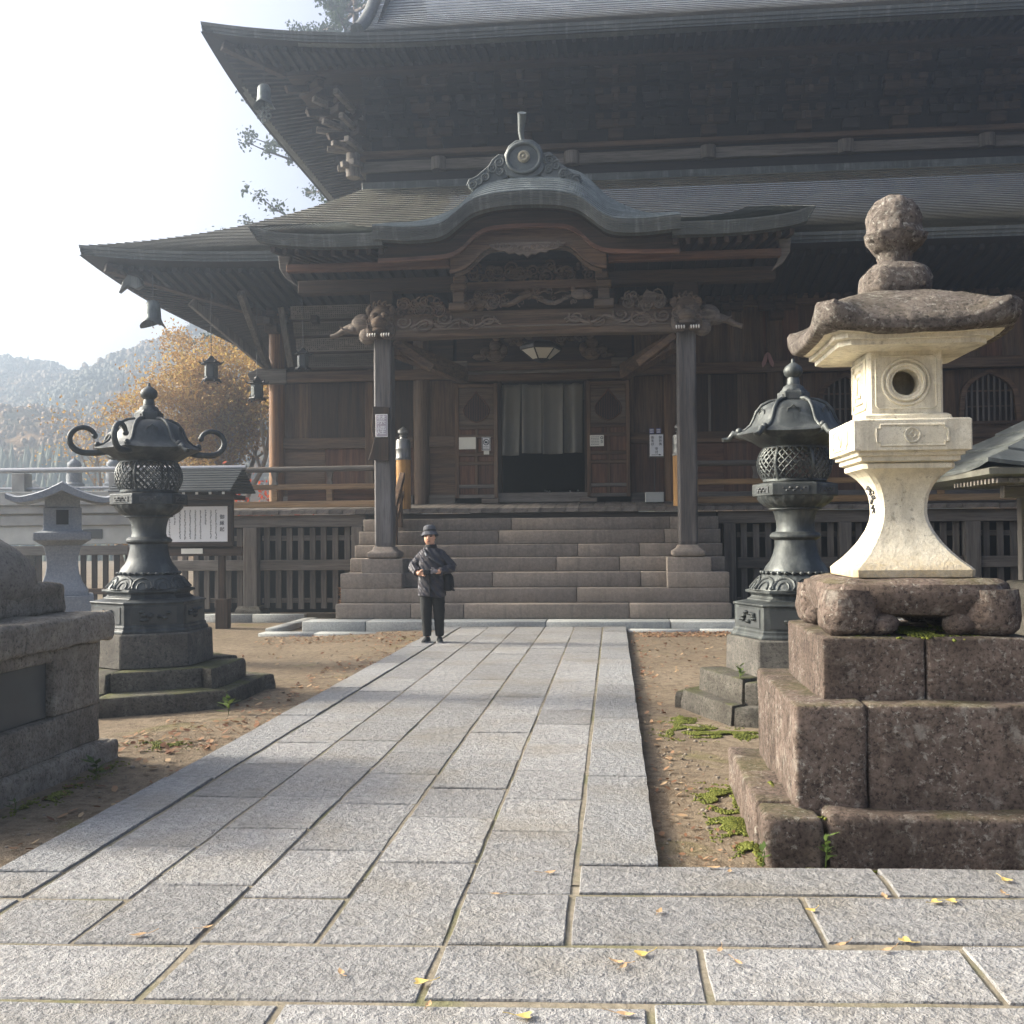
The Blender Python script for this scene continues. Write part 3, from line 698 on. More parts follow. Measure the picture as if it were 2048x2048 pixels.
def slope(name, mat, E, S, nU, nV, lip=.026, v0=0, parent=None):
    """overlapping horizontal courses on the surface S(u, v)"""
    m = MB()
    for j in range(nV):
        a, b = v0 + (1 - v0) * j / nV, v0 + (1 - v0) * (j + 1) / nV
        lo = [S(i / nU, a) for i in range(nU + 1)]; hi = [S(i / nU, b) for i in range(nU + 1)]
        n = len(m.v)
        for p, q in zip(lo, hi): m.v.append(p + (q - p).normalized() * .045 - Vector((0, 0, .004)))
        for p in lo: m.v.append(p + Vector((0, 0, lip)))
        for p in hi: m.v.append(p + Vector((0, 0, .004)))
        k = nU + 1
        for i in range(nU):
            m.f.append((n + i, n + i + 1, n + k + i + 1, n + k + i)); m.f.append((n + k + i, n + k + i + 1, n + 2 * k + i + 1, n + 2 * k + i))
    return m.build(name, MT[mat], parent or T, 25, clean=False)

def hip_roof(X0, X1, Y0, Y1, ze, L, Lr, tx0, tx1, ty0, ty1, zt, a, hf, mat, nV, tag_, wallz, wx0, wy0, raf=.21, fasc_layers=3, side=True, soff=None):
    def lift(d): 
        t = max(0, 1 - d / Lr); return L * t ** 2.3
    def Sf(u, v):
        x = X0 + (X1 - X0) * u; d = min(x - X0, X1 - x); p = a * v + (1 - a) * v * v
        return Vector((x + (tx0 + (tx1 - tx0) * u - x) * v, Y0 + (ty0 - Y0) * v, ze + (zt - ze) * p + lift(d) * (1 - v) ** 2))
    def Sl(u, v):
        y = Y0 + (Y1 - Y0) * u; d = min(y - Y0, Y1 - y); p = a * v + (1 - a) * v * v
        return Vector((X0 + (tx0 - X0) * v, y + (ty0 + (ty1 - ty0) * u - y) * v, ze + (zt - ze) * p + lift(d) * (1 - v) ** 2))
    def ease(S): return lambda u, v: S(.5 * (1 - math.cos(math.pi * u)) if True else u, v)
    slope(tag_ + '_slope', mat, None, ease(Sf), 64, nV); slope(tag_ + '_slope', mat, None, ease(Sl), 40, nV)
    # thick layered eave edge
    def edge_pts(n=90):
        pts = []
        for i in range(n, -1, -1): u = .5 * (1 - math.cos(math.pi * i / n)); pts.append((Sl(u, 0), Vector((1, 0, 0))))
        c = len(pts) - 1
        for i in range(0, n + 1): u = .5 * (1 - math.cos(math.pi * i / n)); pts.append((Sf(u, 0), Vector((0, 1, 0))))
        pts[c] = (pts[c][0], Vector((1, 1, 0))); del pts[c + 1]
        return pts
    ep = edge_pts()
    for q in range(fasc_layers):
        m = MB(); z1 = .03 - hf * q / fasc_layers; z0 = .03 - hf * (q + 1) / fasc_layers + .004; ins = .03 * q
        rows = [[p + d * ins + Vector((0, 0, z1)) for p, d in ep], [p + d * (ins + .008) + Vector((0, 0, z0)) for p, d in ep], [p + d * (ins + .2) + Vector((0, 0, z0)) for p, d in ep]]
        m.loft(rows, closed=False, cap=False); m.build('eave_edge', MT['copper_edge'], T, 30, clean=False)
    ins = .03 * fasc_layers
    # soffit
    def soffit(pin, pout_z):
        pass
    m = MB(); n = 60
    def sof(S, axis):
        rows = []
        for k in range(5):
            t = k / 4; row = []
            for i in range(n + 1):
                u = .5 * (1 - math.cos(math.pi * i / n)); p = S(u, 0).copy(); p.z -= hf - .03
                if axis == 'f':
                    q = Vector((p.x + (max(wx0, min(p.x, X1 - (wx0 - X0))) - p.x) * t, p.y + (wy0 - p.y) * t, 0)); 
                else:
                    q = Vector((p.x + (wx0 - p.x) * t, p.y + (max(wy0, min(p.y, Y1 - 2)) - p.y) * t, 0))
                q.z = p.z + (wallz - p.z) * t; row.append(q)
            rows.append(row)
        m.loft(rows, closed=False, cap=False)
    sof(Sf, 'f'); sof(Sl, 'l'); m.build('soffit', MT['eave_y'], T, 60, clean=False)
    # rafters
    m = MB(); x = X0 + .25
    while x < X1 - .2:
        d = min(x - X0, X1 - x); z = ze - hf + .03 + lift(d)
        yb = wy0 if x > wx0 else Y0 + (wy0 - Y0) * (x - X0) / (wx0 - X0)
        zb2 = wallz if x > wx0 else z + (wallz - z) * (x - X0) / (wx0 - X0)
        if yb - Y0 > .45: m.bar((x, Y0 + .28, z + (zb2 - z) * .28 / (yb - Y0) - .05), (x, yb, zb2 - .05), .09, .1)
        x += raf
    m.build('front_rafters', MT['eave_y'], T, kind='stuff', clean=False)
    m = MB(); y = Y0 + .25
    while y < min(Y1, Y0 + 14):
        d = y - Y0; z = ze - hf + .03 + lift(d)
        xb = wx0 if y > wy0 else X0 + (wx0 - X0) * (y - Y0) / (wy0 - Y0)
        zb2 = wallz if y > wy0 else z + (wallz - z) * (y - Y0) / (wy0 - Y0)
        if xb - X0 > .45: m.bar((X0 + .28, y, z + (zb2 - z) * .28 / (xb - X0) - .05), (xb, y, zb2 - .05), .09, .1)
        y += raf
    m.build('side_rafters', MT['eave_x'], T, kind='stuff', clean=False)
    z = ze - hf + .03 + L
    m = MB(); m.bar((X0 + .35, Y0 + .35, z - .12), (wx0, wy0, wallz - .12), .2, .24); m.build('hip_rafter', MT['dark_x'], T, None, .01)
    return Sf, Sl

LOW = hip_roof(-9.81, HX1 + 3.2, 18.40, 38.5, 6.655, .24, 4.2, -5.64, HX1 - 1, 23.5, 36, 9.46, .72, .19, 'copper_low', 38, 'lower_roof', 6.15, -6.9, 20.85)
m = MB(); m.prism([(-9.2, 6.08), (-9.02, 6.22), (-8.85, 6.14), (-8.72, 6.2), (-8.8, 6.36), (-9.02, 6.42), (-9.12, 6.28)], 18.72, 18.84); m.build('rafter_cap', MT['bronze2'], T, None, .01)

# ---- upper storey
UY = 23.6; UX = -5.64
def ub(n, mat, z0, z1, out, x0=UX, x1=HX1, bevel=.01):
    tbox(n, mat, x0 - out, x1, UY - out, UY + .2, z0, z1, bevel); tbox(n, mat, x0 - out, x0 + .2, UY + .2, 35.5, z0, z1, bevel)
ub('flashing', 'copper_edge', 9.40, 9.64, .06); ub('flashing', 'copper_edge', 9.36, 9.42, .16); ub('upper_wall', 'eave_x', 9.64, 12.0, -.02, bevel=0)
ub('upper_beam', 'grey_x', 9.86, 10.10, .10); ub('upper_beam', 'wood_x', 10.20, 10.32, .16)
ub('upper_beam', 'dark_x', 11.60, 11.82, 1.42)
for x in (-3.9, -.85, 2.2, 5.2, 8.2): m = MB(); m.lathe([(.17, 9.84), (.18, 10.0), (.17, 10.13)], 14, (x, UY - .08, 0)); m.build('beam_boss', MT['grey_z'], T, 40)
for x, y in ((UX - .22, UY - .22),):
    m = MB(); m.lathe([(.16, 9.7), (.18, 9.95), (.16, 10.25)], 14, (x, y, 0)); m.build('beam_boss', MT['grey_z'], T, 40)
m = MB(); m.loft([[Vector((UX - 2, UY - 1.4, 11.7)), Vector((HX1, UY - 1.4, 11.7))], [Vector((UX - 2, UY, 11.95)), Vector((HX1, UY, 11.95))]], closed=False, cap=False)
m.loft([[Vector((UX - 1.4, UY - 1.5, 11.7)), Vector((UX - 1.4, 35, 11.7))], [Vector((UX, UY - 1.5, 11.95)), Vector((UX, 35, 11.95))]], closed=False, cap=False); m.build('upper_ceiling', MT['eave_x'], T)
UP = hip_roof(-8.50, HX1 + 2.8, 20.95, 38.3, 11.80, .46, 5.2, -5.55, HX1 - .1, 23.45, 36, 13.12, .8, .215, 'copper_up', 16, 'upper_roof', 11.78, UX - 1.42, UY - 1.42)
def Sg(u, v):
    x = -5.75 + (HX1 + .3 + 5.75) * u; y = 23.35 + 6.0 * v; z = 13.05 + 1.6 * (v * 2.2 + 1.9 * v * v); return Vector((x - .35 * v * (1 if u < .5 else -1), y, z))
slope('upper_roof_slope', 'copper_up', None, Sg, 30, 36)
m = MB(); m.tube([Sg(0, k / 10) + Vector((0, 0, .06)) for k in range(11)], .16, 8); m.build('verge', MT['copper_edge'], T, 60)
m = MB(); m.add([(-5.5, 23.5, 12.8), (-5.5, 35.3, 12.8), (-5.5, 29.4, 19.4)], [(0, 1, 2)]); m.build('gable_wall', MT['dark_z'], T)
m = MB(); m.box(-6.3, HX1 + .6, 29.1, 29.7, 19.3, 20.2); m.build('ridge', MT['copper_edge'], T, None, .05)

# ---- bracket sets under the upper eave
def bracket_mesh():
    m = MB()
    m.cb((0, -.1, .12), (.34, .34, .22))
    for t in range(3):
        z = .32 + .40 * t; o = -.12 - .40 * t
        m.cb((0, o + .06, z), (.13, .52, .18)); m.cb((0, o - .14, z), (.86, .14, .17)); m.cb((0, o + .24, z + .02), (.72, .12, .15))
        for x in (-.36, 0, .36): m.cb((x, o - .14, z + .16), (.19, .2, .14))
        for x in (-.3, .3): m.cb((x, o + .24, z + .17), (.16, .16, .12))
        m.bar((0, o - .1, z + .03), (0, o - .62, z - .16), .12, .15)
    return m.mesh('bracket_set', MT['eave_x'], bevel=.012)
bme = bracket_mesh()
bme2 = bme.copy(); bme2.materials.clear(); bme2.materials.append(MT['dark_x'])
x = -5.0; k = 0
while x < 12: share(bme2 if k % 2 else bme, 'bracket_set', T, (x, UY, 10.34)); x += 1.03; k += 1
for y in (24.6, 25.63, 26.66, 27.7, 28.7): share(bme, 'bracket_set', T, (UX, y, 10.34), -math.pi / 2)
o = share(bme2, 'corner_bracket_set', T, (UX, UY, 10.34), -math.pi / 4, (1, 1.3, 1))
m = MB()
for t in range(4):
    for a in (-30, 0, 30):
        d = Vector((-math.cos(R(45 + a)), -math.sin(R(45 + a)), 0)); c = Vector((UX, UY, 10.0 + .36 * t)); m.bar(c + d * .15, c + d * (.62 + .24 * t) + Vector((0, 0, -.05 + .08 * t)), .12, .13)
m.build('corner_arms', MT['grey_x'], T, None, .012)
# simple bracket blocks under the lower eave
m = MB(); m.cb((0, -.14, .1), (.26, .26, .18)); m.cb((0, -.2, .26), (.7, .13, .16)); m.cb((0, -.28, .2), (.13, .5, .15))
for x in (-.28, 0, .28): m.cb((x, -.2, .4), (.17, .18, .12))
lme = m.mesh('bracket_block', MT['dark_x'], bevel=.01)
for x in (-6.87, -5.9, -4.92, -3.855, 1.185, 2.2, 3.2, 4.55, 5.9, 7.25, 8.6, 9.9): share(lme, 'bracket_block', T, (x, WY - .1, 5.62))
# diagonal strut at the near corner of the eave
m = MB(); m.bar((-7.0, 20.7, 4.95), (-8.2, 19.7, 6.1), .12, .16); m.bar((-7.0, 20.8, 4.9), (-7.05, 19.3, 6.15), .12, .16); m.build('eave_strut', MT['grey_z'], T, None, .012)

# ================================================================ porch
PYF = 17.75
for s in (-1, 1):
    x = CX + s * 2.585
    m = MB(); m.sq([(.145, 1.29), (.158, 1.36), (.158, 4.86)], (x, PYF + .02, 0), 0, .03); P_ = m.build('porch_pillar', MT['pillar'], T, None, .004)
    m = MB(); m.sq([(.22, 1.085), (.27, 1.12), (.275, 1.19), (.20, 1.24), (.172, 1.295)], (x, PYF + .02, 0), 0, .03); m.build('pillar_base', MT['stair'], P_, 30, .008)
    m = MB(); m.bar((x - .16 * s, PYF + .1, 4.75), (x - 1.0 * s, 20.5, 4.65), .2, .3); m.build('tie_beam', MT['wood_y'], T, None, .01)
    m = MB(); m.bar((x - .15 * s, PYF + .05, 4.85), (x - .78 * s, PYF + .35, 4.42), .12, .13); m.build('brace', MT['wood_x'], T, None, .01)
# rainbow beam with carved waves
n = 40; rows = []
for i in range(n + 1):
    t = i / n; x = CX - 2.75 + 5.5 * t; z = 4.86 + .03 * math.sin(math.pi * t); h = .40
    y0 = PYF - .19; rows.append([Vector((x, y0 + .05, z)), Vector((x, y0, z + .10)), Vector((x, y0, z + h)), Vector((x, y0 + .34, z + h)), Vector((x, y0 + .34, z))])
m = MB(); m.loft(rows); beam = m.build('rainbow_beam', MT['carve'], T, 30)
m = MB(); m.tube([(CX - 2.4 + 4.8 * i / 30, PYF - .2, 4.985 + .03 * math.sin(math.pi * i / 30)) for i in range(31)], .018, 6); m.build('beam_moulding', MT['carve_lt'], beam, 60)
for s in (-1, 1):
    for k, (dx, dz, r) in enumerate(((.75, .26, .10), (1.12, .20, .13), (1.5, .28, .11), (1.86, .2, .15), (2.2, .24, .11))):
        m = MB(); curl(m, (CX + s * dx, PYF - .20, 4.89 + dz), r, 1.6, .028, 2.6 if s > 0 else .5, s, 0, 26, 1.25)
        m.build('wave_carving', MT['carve'] if k % 2 else MT['carve_lt'], beam, 60)
    m = MB()
    pts = [(CX + s * (.55 + .085 * i), PYF - .2, 5.10 + .06 * math.sin(i * .95)) for i in range(19)]
    m.tube(pts, .024, 6); m.tube([(p[0] + .03, p[1], p[2] - .045) for p in pts], .014, 6); m.build('wave_carving', MT['carve_lt'], beam, 60)
    lumps('foliage_carving', CX + s * 1.55, CX + s * 2.25, PYF - .2, PYF - .05, 5.28, 5.5, 50, 'carve_lt' if s > 0 else 'carve', .02, .05, 22)

# lion head and side beast head carved above each pillar
def beast(s):
    x = CX + s * 2.585; y = PYF - .22; m = MB()
    E_ = m.ell
    E_((x, y + .05, 5.18), (.24, .2, .27), 14, 9); E_((x, y - .12, 5.10), (.15, .14, .12)); E_((x, y - .20, 5.14), (.07, .05, .05)); E_((x, y - .10, 4.99), (.14, .12, .06))
    for t in (-1, 1):
        E_((x + t * .09, y - .12, 5.24), (.075, .06, .05)); E_((x + t * .085, y - .16, 5.20), (.03, .03, .03)); E_((x + t * .2, y - .02, 5.33), (.06, .05, .09)); E_((x + t * .12, y - .10, 4.885), (.10, .13, .055)); E_((x + t * .17, y, 5.0), (.09, .1, .16))
        for k in range(4): curl(m, (x + t * (.17 + .03 * (k % 2)), y - .1 + .03 * k, 5.05 + .1 * k), .06, 1.4, .022, k * 1.3, t)
    for k in range(7): a = R(20 + 23 * k); curl(m, (x + .2 * math.cos(a), y - .03, 5.22 + .23 * math.sin(a)), .055, 1.3, .022, a, 1)
    h = m.build('lion_carving', MT['carve'], T, 70); h['label'] = 'carved guardian lion head with white claws above a porch pillar'
    for t in (-1, 1):
        for k in range(4):
            xx = x + t * .12 + (k - 1.5) * .042; c = MB(); c.tube([(xx, y - .225, 4.905), (xx, y - .25, 4.88), (xx, y - .245, 4.845)], [.013, .012, .003], 6); c.build('claw', MT['bone'], h, 60)
    m = MB(); X = x + s * .36; yy = PYF
    m.ell((X, yy, 5.15), (.22, .16, .19), 12, 8); m.ell((X + s * .14, yy, 5.08), (.15, .12, .10)); m.ell((X - s * .05, yy - .12, 5.24), (.06, .05, .05)); m.ell((X - s * .1, yy - .1, 4.93), (.16, .1, .15), 12, 8)
    m.tube([(X + s * .2, yy, 5.10), (X + s * .34, yy, 5.06), (X + s * .45, yy, 4.99), (X + s * .52, yy, 4.965), (X + s * .58, yy, 4.95)], [.085, .06, .045, .04, .045], 10)
    m.tube([(X + s * .16, yy - .08, 5.02), (X + s * .3, yy - .11, 5.04), (X + s * .40, yy - .1, 5.11)], [.03, .025, .008], 8)
    for k in range(6): curl(m, (X - s * (.02 + .05 * k), yy - .13, 5.0 + .055 * k), .055, 1.3, .02, k, s)
    m.build('tapir_carving', MT['carve_lt'], T, 70)
beast(-1); beast(1)

# ---- cusped gable of the porch
KT = [(0, 6.83), (.3, 6.82), (.57, 6.79), (.85, 6.705), (1.08, 6.535), (1.24, 6.41), (1.42, 6.345), (1.87, 6.325), (2.42, 6.365)]
A1 = [(0, 6.44), (.45, 6.425), (.67, 6.39), (.82, 6.31), (.92, 6.22), (1.04, 6.10), (1.2, 6.015), (1.45, 5.975), (2.42, 5.95)]
A2 = [(0, 6.185), (.4, 6.19), (.6, 6.175), (.75, 6.095), (.87, 5.97), (1.02, 5.855), (1.27, 5.78)]
KY = 16.17
def Sk(u, v):
    d = -2.42 + 4.84 * u; k = math.exp(-(d / 1.05) ** 2); sl_ = .33 + .21 * math.exp(-(d / 1.75) ** 4)
    z = interp(KT, d) + .03 + 2.9 * v * sl_ * (1 - .12 * v); return Vector((CX + d * (1 + .0 * v), KY + 2.9 * v, z))
NK = 15
for j in range(NK):
    a, b = (j / NK) ** 1.05, ((j + 1) / NK) ** 1.05; m = MB(); nU = 64
    lo = [Sk(i / nU, a) for i in range(nU + 1)]; hi = [Sk(i / nU, b + .01) for i in range(nU + 1)]; up_ = Vector((0, 0, .024)); bk = Vector((0, .05, 0))
    m.loft([[p + bk for p in lo], [p + up_ * .2 for p in lo], [p + up_ for p in lo], hi], closed=False, cap=False)
    c = m.build('gable_roof_course', MT['copper_porch'], T, 30, clean=False)
    if j < 9:                                            # upright seams of the copper sheets
        q = MB()
        for i in range(2 + (j % 2), nU - 1, 3):
            p0, p1 = Sk(i / nU, a) + up_, Sk(i / nU, b)
            dd = (Sk((i + .25) / nU, a) - Sk(i / nU, a)).normalized() * .008; n3 = Vector((0, -.2, 1)).normalized() * .006
            q.add([p0 - dd + n3, p0 + dd + n3, p1 + dd + n3, p1 - dd + n3], [(0, 1, 2, 3)])
        q.build('sheet_seams', MT['copper_edge'], c, kind='stuff', clean=False)
for q in range(6):                                       # layered edge board
    m = MB(); nU = 72; z1 = .025 - .031 * q; z0 = z1 - .029; y = KY + .014 * q; rows = [[], [], []]
    for i in range(nU + 1):
        d = -2.42 + 4.84 * i / nU; x = CX + d; z = interp(KT, d)
        rows[0].append(Vector((x, y, z + z1))); rows[1].append(Vector((x, y + .004, z + z0))); rows[2].append(Vector((x, y + .2, z + z0)))
    m.loft(rows, closed=False, cap=False)
    for e in (0, nU): m.add([rows[0][e], rows[1][e], rows[2][e], rows[0][e] + Vector((0, .2, 0))], [(0, 1, 2, 3)])
    m.build('gable_edge_layer', MT['copper_edge'], T, 40, clean=False)
def band(name, mat, top, bot, y, th, d0, d1, dt=0, db_=0, n=56):
    m = MB(); rows = []
    for i in range(n + 1):
        d = d0 + (d1 - d0) * i / n; x = CX + d
        zt_, zb_ = interp(top, d) + dt, interp(bot, d) + db_
        rows.append([Vector((x, y, zb_)), Vector((x, y, zt_)), Vector((x, y + th, zt_)), Vector((x, y + th, zb_))])
    m.loft(rows); return m.build(name, MT[mat], T, 35)
band('gable_board', 'dark_x', KT, A1, 16.62, .08, -2.42, 2.42, -.15, 0)
band('gable_board', 'wood_x', A1, A2, 16.80, .1, -1.27, 1.27, .02, 0)
band('gable_moulding', 'red_x', A1, A1, 16.57, .08, -2.42, 2.42, .03, -.035)
band('gable_moulding', 'wood_x', A2, A2, 16.74, .06, -1.27, 1.27, .02, -.03); band('gable_moulding', 'carve', A2, A2, 16.84, .05, -1.2, 1.2, -.03, -.085)
m = MB(); rows = []
for i in range(49):
    d = -2.42 + 4.84 * i / 48; z = interp(KT, d) - .16; rows.append([Vector((CX + d, KY + .12, z)), Vector((CX + d, 18.6, z + .25))])
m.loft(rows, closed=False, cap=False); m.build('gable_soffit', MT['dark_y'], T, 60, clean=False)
pend = [(0, -.14), (.07, -.085), (.13, -.10), (.2, -.06), (.3, -.075), (.36, -.03), (.46, -.02), (.58, .03), (.62, .08), (.3, .1), (0, .1)]
m = MB(); m.prism([(CX + a, 6.10 + b) for a, b in pend] + [(CX - a, 6.10 + b) for a, b in reversed(pend[1:-1])], 16.70, 16.76)
for k in range(-5, 6): curl(m, (CX + .1 * k, 16.69, 6.10 + .012 * abs(k)), .045, 1.4, .014, k, 1 if k > 0 else -1)
m.build('pendant_carving', MT['carve_lt'], T, 30)
tbox('pediment_panel', 'dark_x', CX - 1.4, CX + 1.4, 17.78, 17.83, 5.2, 6.2, 0)
tbox('pediment_beam', 'wood_x', CX - 1.15, CX + 1.15, 17.45, 17.7, 5.62, 5.76); 
for s in (-1, 1):
    x = CX + s * 1.22
    m = MB(); m.cb((x, 17.5, 5.34), (.34, .28, .14)); m.cb((x, 17.5, 5.50), (.2, .22, .2)); m.cb((x, 17.46, 5.66), (.26, .26, .12)); m.cb((x - s * .03, 17.42, 5.78), (.22, .3, .12)); m.build('strut', MT['carve'], T, None, .02)
# dragon in the pediment
m = MB(); pts = [(CX - 1.0 + .1 * i, 17.38 + .03 * math.cos(i), 5.42 + .07 * math.sin(i * .8)) for i in range(19)]
m.tube(pts, [.02 + .028 * math.sin(math.pi * i / 18) for i in range(19)], 8); m.ell((CX + .82, 17.3, 5.47), (.15, .1, .09)); m.ell((CX + .95, 17.28, 5.43), (.09, .07, .05)); m.ell((CX + .72, 17.3, 5.55), (.05, .05, .06))
for k in range(34): curl(m, (CX + rc.uniform(-1.0, 1.0), 17.30 + rc.uniform(0, .08), rc.uniform(5.32, 5.58)), rc.uniform(.035, .075), rc.uniform(1, 1.7), rc.uniform(.009, .016), rc.uniform(0, 6), rc.choice((-1, 1)))
for k in range(40): a_ = pts[rc.randint(1, 17)]; m.ell((a_[0] + rc.uniform(-.05, .05), a_[1] - .03, a_[2] + rc.uniform(-.03, .03)), (.02, .014, .016), 5, 4)
for k in range(4): m.tube([(CX - .5 + .3 * k, 17.34, 5.5), (CX - .38 + .3 * k, 17.3, 5.535), (CX - .25 + .3 * k, 17.33, 5.51)], [.012, .014, .004], 6)
m.build('dragon_carving', MT['carve'], T, 60)
lumps('cloud_carving', CX - 1.0, CX + 1.0, 17.5, 17.62, 5.80, 6.02, 60, 'carve', .025, .06, 34); lumps('cloud_carving', CX - 1.1, CX - .6, 17.34, 17.5, 5.3, 5.42, 12, 'carve', .04, .07, 5)

# ---- wings of the porch roof
WT = [(2.3, 6.30), (3.2, 6.30), (3.85, 6.345), (4.2, 6.40), (4.47, 6.47)]
for s in (-1, 1):
    def Sw(u, v):
        d = 2.30 + 2.17 * u; z = interp(WT, d) + (4.1 * v) * .315; return Vector((CX + s * (d - .5 * v * u), 16.27 + 4.1 * v, z))
    slope('porch_roof_slope', 'copper_porch', None, Sw, 20, 26, .02)
    for q in range(6):
        m = MB(); z1 = .02 - .031 * q; z0 = z1 - .029; y = 16.27 + .014 * q; rows = [[], [], []]
        for i in range(25):
            d = 2.30 + 2.17 * i / 24 - .02 * q * (i / 24); z = interp(WT, d); x = CX + s * d
            rows[0].append(Vector((x, y, z + z1))); rows[1].append(Vector((x, y + .004, z + z0))); rows[2].append(Vector((x, y + .2, z + z0)))
        m.loft(rows, closed=False, cap=False)
        rows = [[], []]
        for i in range(9):
            v = i / 8 * .55; p = Sw(1, v) - Vector((s * .02 * q, 0, 0)); rows[0].append(p + Vector((0, 0, z1))); rows[1].append(p + Vector((0, 0, z0)))
        m.loft(rows, closed=False, cap=False); m.build('porch_edge_layer', MT['copper_edge'], T, 40, clean=False)
    m = MB(); rows = []
    for i in range(13):
        d = 2.25 + 2.12 * i / 12; z = interp(WT, d) - .17; rows.append([Vector((CX + s * d, 16.4, z)), Vector((CX + s * (d - .45 * i / 12), 18.7, z + .35))])
    m.loft(rows, closed=False, cap=False); m.build('porch_soffit', MT['dark_y'], T, clean=False)
    m = MB(); d = 2.35
    while d < 4.25: m.bar((CX + s * d, 16.5, interp(WT, d) - .22), (CX + s * d, 18.7, interp(WT, d) + .13), .07, .09); d += .2
    m.build('porch_rafters', MT['dark_y'], T, kind='stuff', clean=False)
    a, b = sorted((CX + s * 1.3, CX + s * 4.05)); tbox('purlin', 'dark_x', a, b, 17.55, 17.8, 5.68, 5.9); tbox('purlin', 'red_x', a, b, 16.9, 17.05, 5.90, 6.02)
    m = MB(); x = CX + s * 4.12; pl = [(x - s * .12, 6.2), (x + s * .10, 6.2), (x + s * .08, 5.98), (x - s * .02, 5.82), (x - s * .2, 5.70), (x - s * .12, 5.84), (x - s * .06, 5.98)]
    m.prism(pl, 17.0, 17.14); m.build('tail_bracket', MT['grey_x'], T, None, .012)
    tbox('pillar_block', 'dark_x', CX + s * 2.585 - .2, CX + s * 2.585 + .2, 17.55, 17.95, 5.45, 5.68)

# ---- ridge-end ornament of the gable
OY = 17.35; oz = 7.40
def ox(a): return CX - .09 + a
m = MB(); half = [(0, .70), (.14, .69), (.26, .60), (.33, .46), (.31, .32), (.36, .22), (.30, .12), (.20, .06), (0, .02)]
m.prism([(ox(a), oz + b) for a, b in half] + [(ox(-a), oz + b) for a, b in reversed(half[1:-1])], OY - .06, OY + .12); onig = m.build('ridge_ornament', MT['ornament'], T, 30, .02)
m = MB(); m.tube([(ox(.28 * math.sin(t)), OY - .07, oz + .38 + .25 * math.cos(t)) for t in [2 * math.pi * i / 24 for i in range(25)]], .035, 8); m.build('ornament_rim', MT['ornament'], onig, 60)
m = MB(); m.lathe([(.0, 0), (.10, 0), (.105, .03), (.09, .05)], 24, (0, 0, 0), M=Matrix.Translation((ox(0), OY - .05, oz + .40)) @ Matrix.Rotation(R(90), 4, 'X'))
m.build('crest_disc', MT['gold'], onig, 40)
m = MB()
for k in range(16): a = 2 * math.pi * k / 16; m.ell((ox(.066 * math.cos(a)), OY - .105, oz + .40 + .066 * math.sin(a)), (.018, .012, .018), 6, 4)
m.ell((ox(0), OY - .105, oz + .40), (.03, .015, .03), 8, 5); m.build('crest_petals', MT['gold'], onig, 60)
for s in (-1, 1):
    m = MB(); wing = [(.3, .42), (.42, .46), (.52, .38), (.58, .28), (.68, .20), (.80, .10), (.92, .06), (.96, -.04), (.88, -.12), (.78, -.10), (.66, -.04), (.5, .02), (.28, .08)]
    m.prism([(ox(s * a), oz + b) for a, b in wing], OY - .03, OY + .08)
    for cx_, cz, r in ((.42, .34, .085), (.54, .24, .085), (.42, .18, .07), (.66, .10, .075), (.87, -.03, .08), (.76, .03, .06)): curl(m, (ox(s * cx_), OY - .04, oz + cz), r, 1.7, .024, 1, s)
    m.tube([(ox(s * a), OY - .02, oz + b) for a, b in wing[:8]], .022, 6); m.build('ornament_wing', MT['ornament'], onig, 40)
m = MB(); m.tube([(ox(-.02), OY + .02, oz + .62), (ox(-.05), OY, oz + .85), (ox(-.03), OY - .04, oz + 1.05), (ox(-.02), OY - .1, oz + 1.13)], [.035, .05, .07, .075], 12); m.build('ornament_horn', MT['ornament'], onig, 60)
m = MB(); m.box(ox(-.28), ox(.28), OY - .02, 19.2, oz - .1, oz + .32); m.build('gable_ridge', MT['copper_edge'], T, None, .04)
# ================================================================ stone lantern in the foreground
SLX, SLY = 1.5026, 5.705
SL = thing('stone_lantern', 'tall cream stone lantern with lichened cap on a stepped mossy pedestal', 'lantern', (SLX, SLY, 0))
def stone(name, mat, x0, x1, y0, y1, z0, z1, parent, cuts=5, amp=.012, bev=.03, seed=0, sc_=3.0):
    m = MB(); m.box(x0, x1, y0, y1, z0, z1); o = m.build(name, MT[mat], parent, None, bev, 3)
    me = o.data; bm = bmesh.new(); bm.from_mesh(me)
    big = [e for e in bm.edges if e.calc_length() > .12]
    bmesh.ops.subdivide_edges(bm, edges=big, cuts=cuts, use_grid_fill=True); bm.normal_update()
    for v in bm.verts:
        p = (v.co + wloc(parent)) * sc_ + Vector((seed * 5.3, seed * 2.1, seed)); v.co += v.normal * noise.fractal(p, 1.0, 2.0, 3) * amp
    bm.to_mesh(me); bm.free(); me.polygons.foreach_set('use_smooth', [True] * len(me.polygons)); return o
h1, h2, h3 = .822, .66, .50
x0, x1, y0, y1 = SLX - h1, SLX + h1, SLY - h1, SLY + h1
for i, b in enumerate(((x0, x0 + .262, y0, y0 + .28), (x0 + .285, x1 - .3, y0 + .012, y0 + .27), (x1 - .28, x1 + .02, y0, y0 + .33), (x0 - .012, x0 + .25, y0 + .31, y0 + .95), (x0, x0 + .24, y0 + .965, y1), (x1 - .25, x1, y0 + .34, y1), (x0 + .25, x1 - .26, y1 - .25, y1))):
    stone('border_stone', 'pedestal', *b[:4], -.08, .195 + (.012 if i % 2 else 0), SL, 6, .016, .026, i)
m = MB(); m.box(x0 + .2, x1 - .2, y0 + .2, y1 - .2, -.05, .165); m.build('packed_earth', MT['bed'], SL)
x0, x1, y0, y1 = SLX - h2, SLX + h2, SLY - h2, SLY + h2
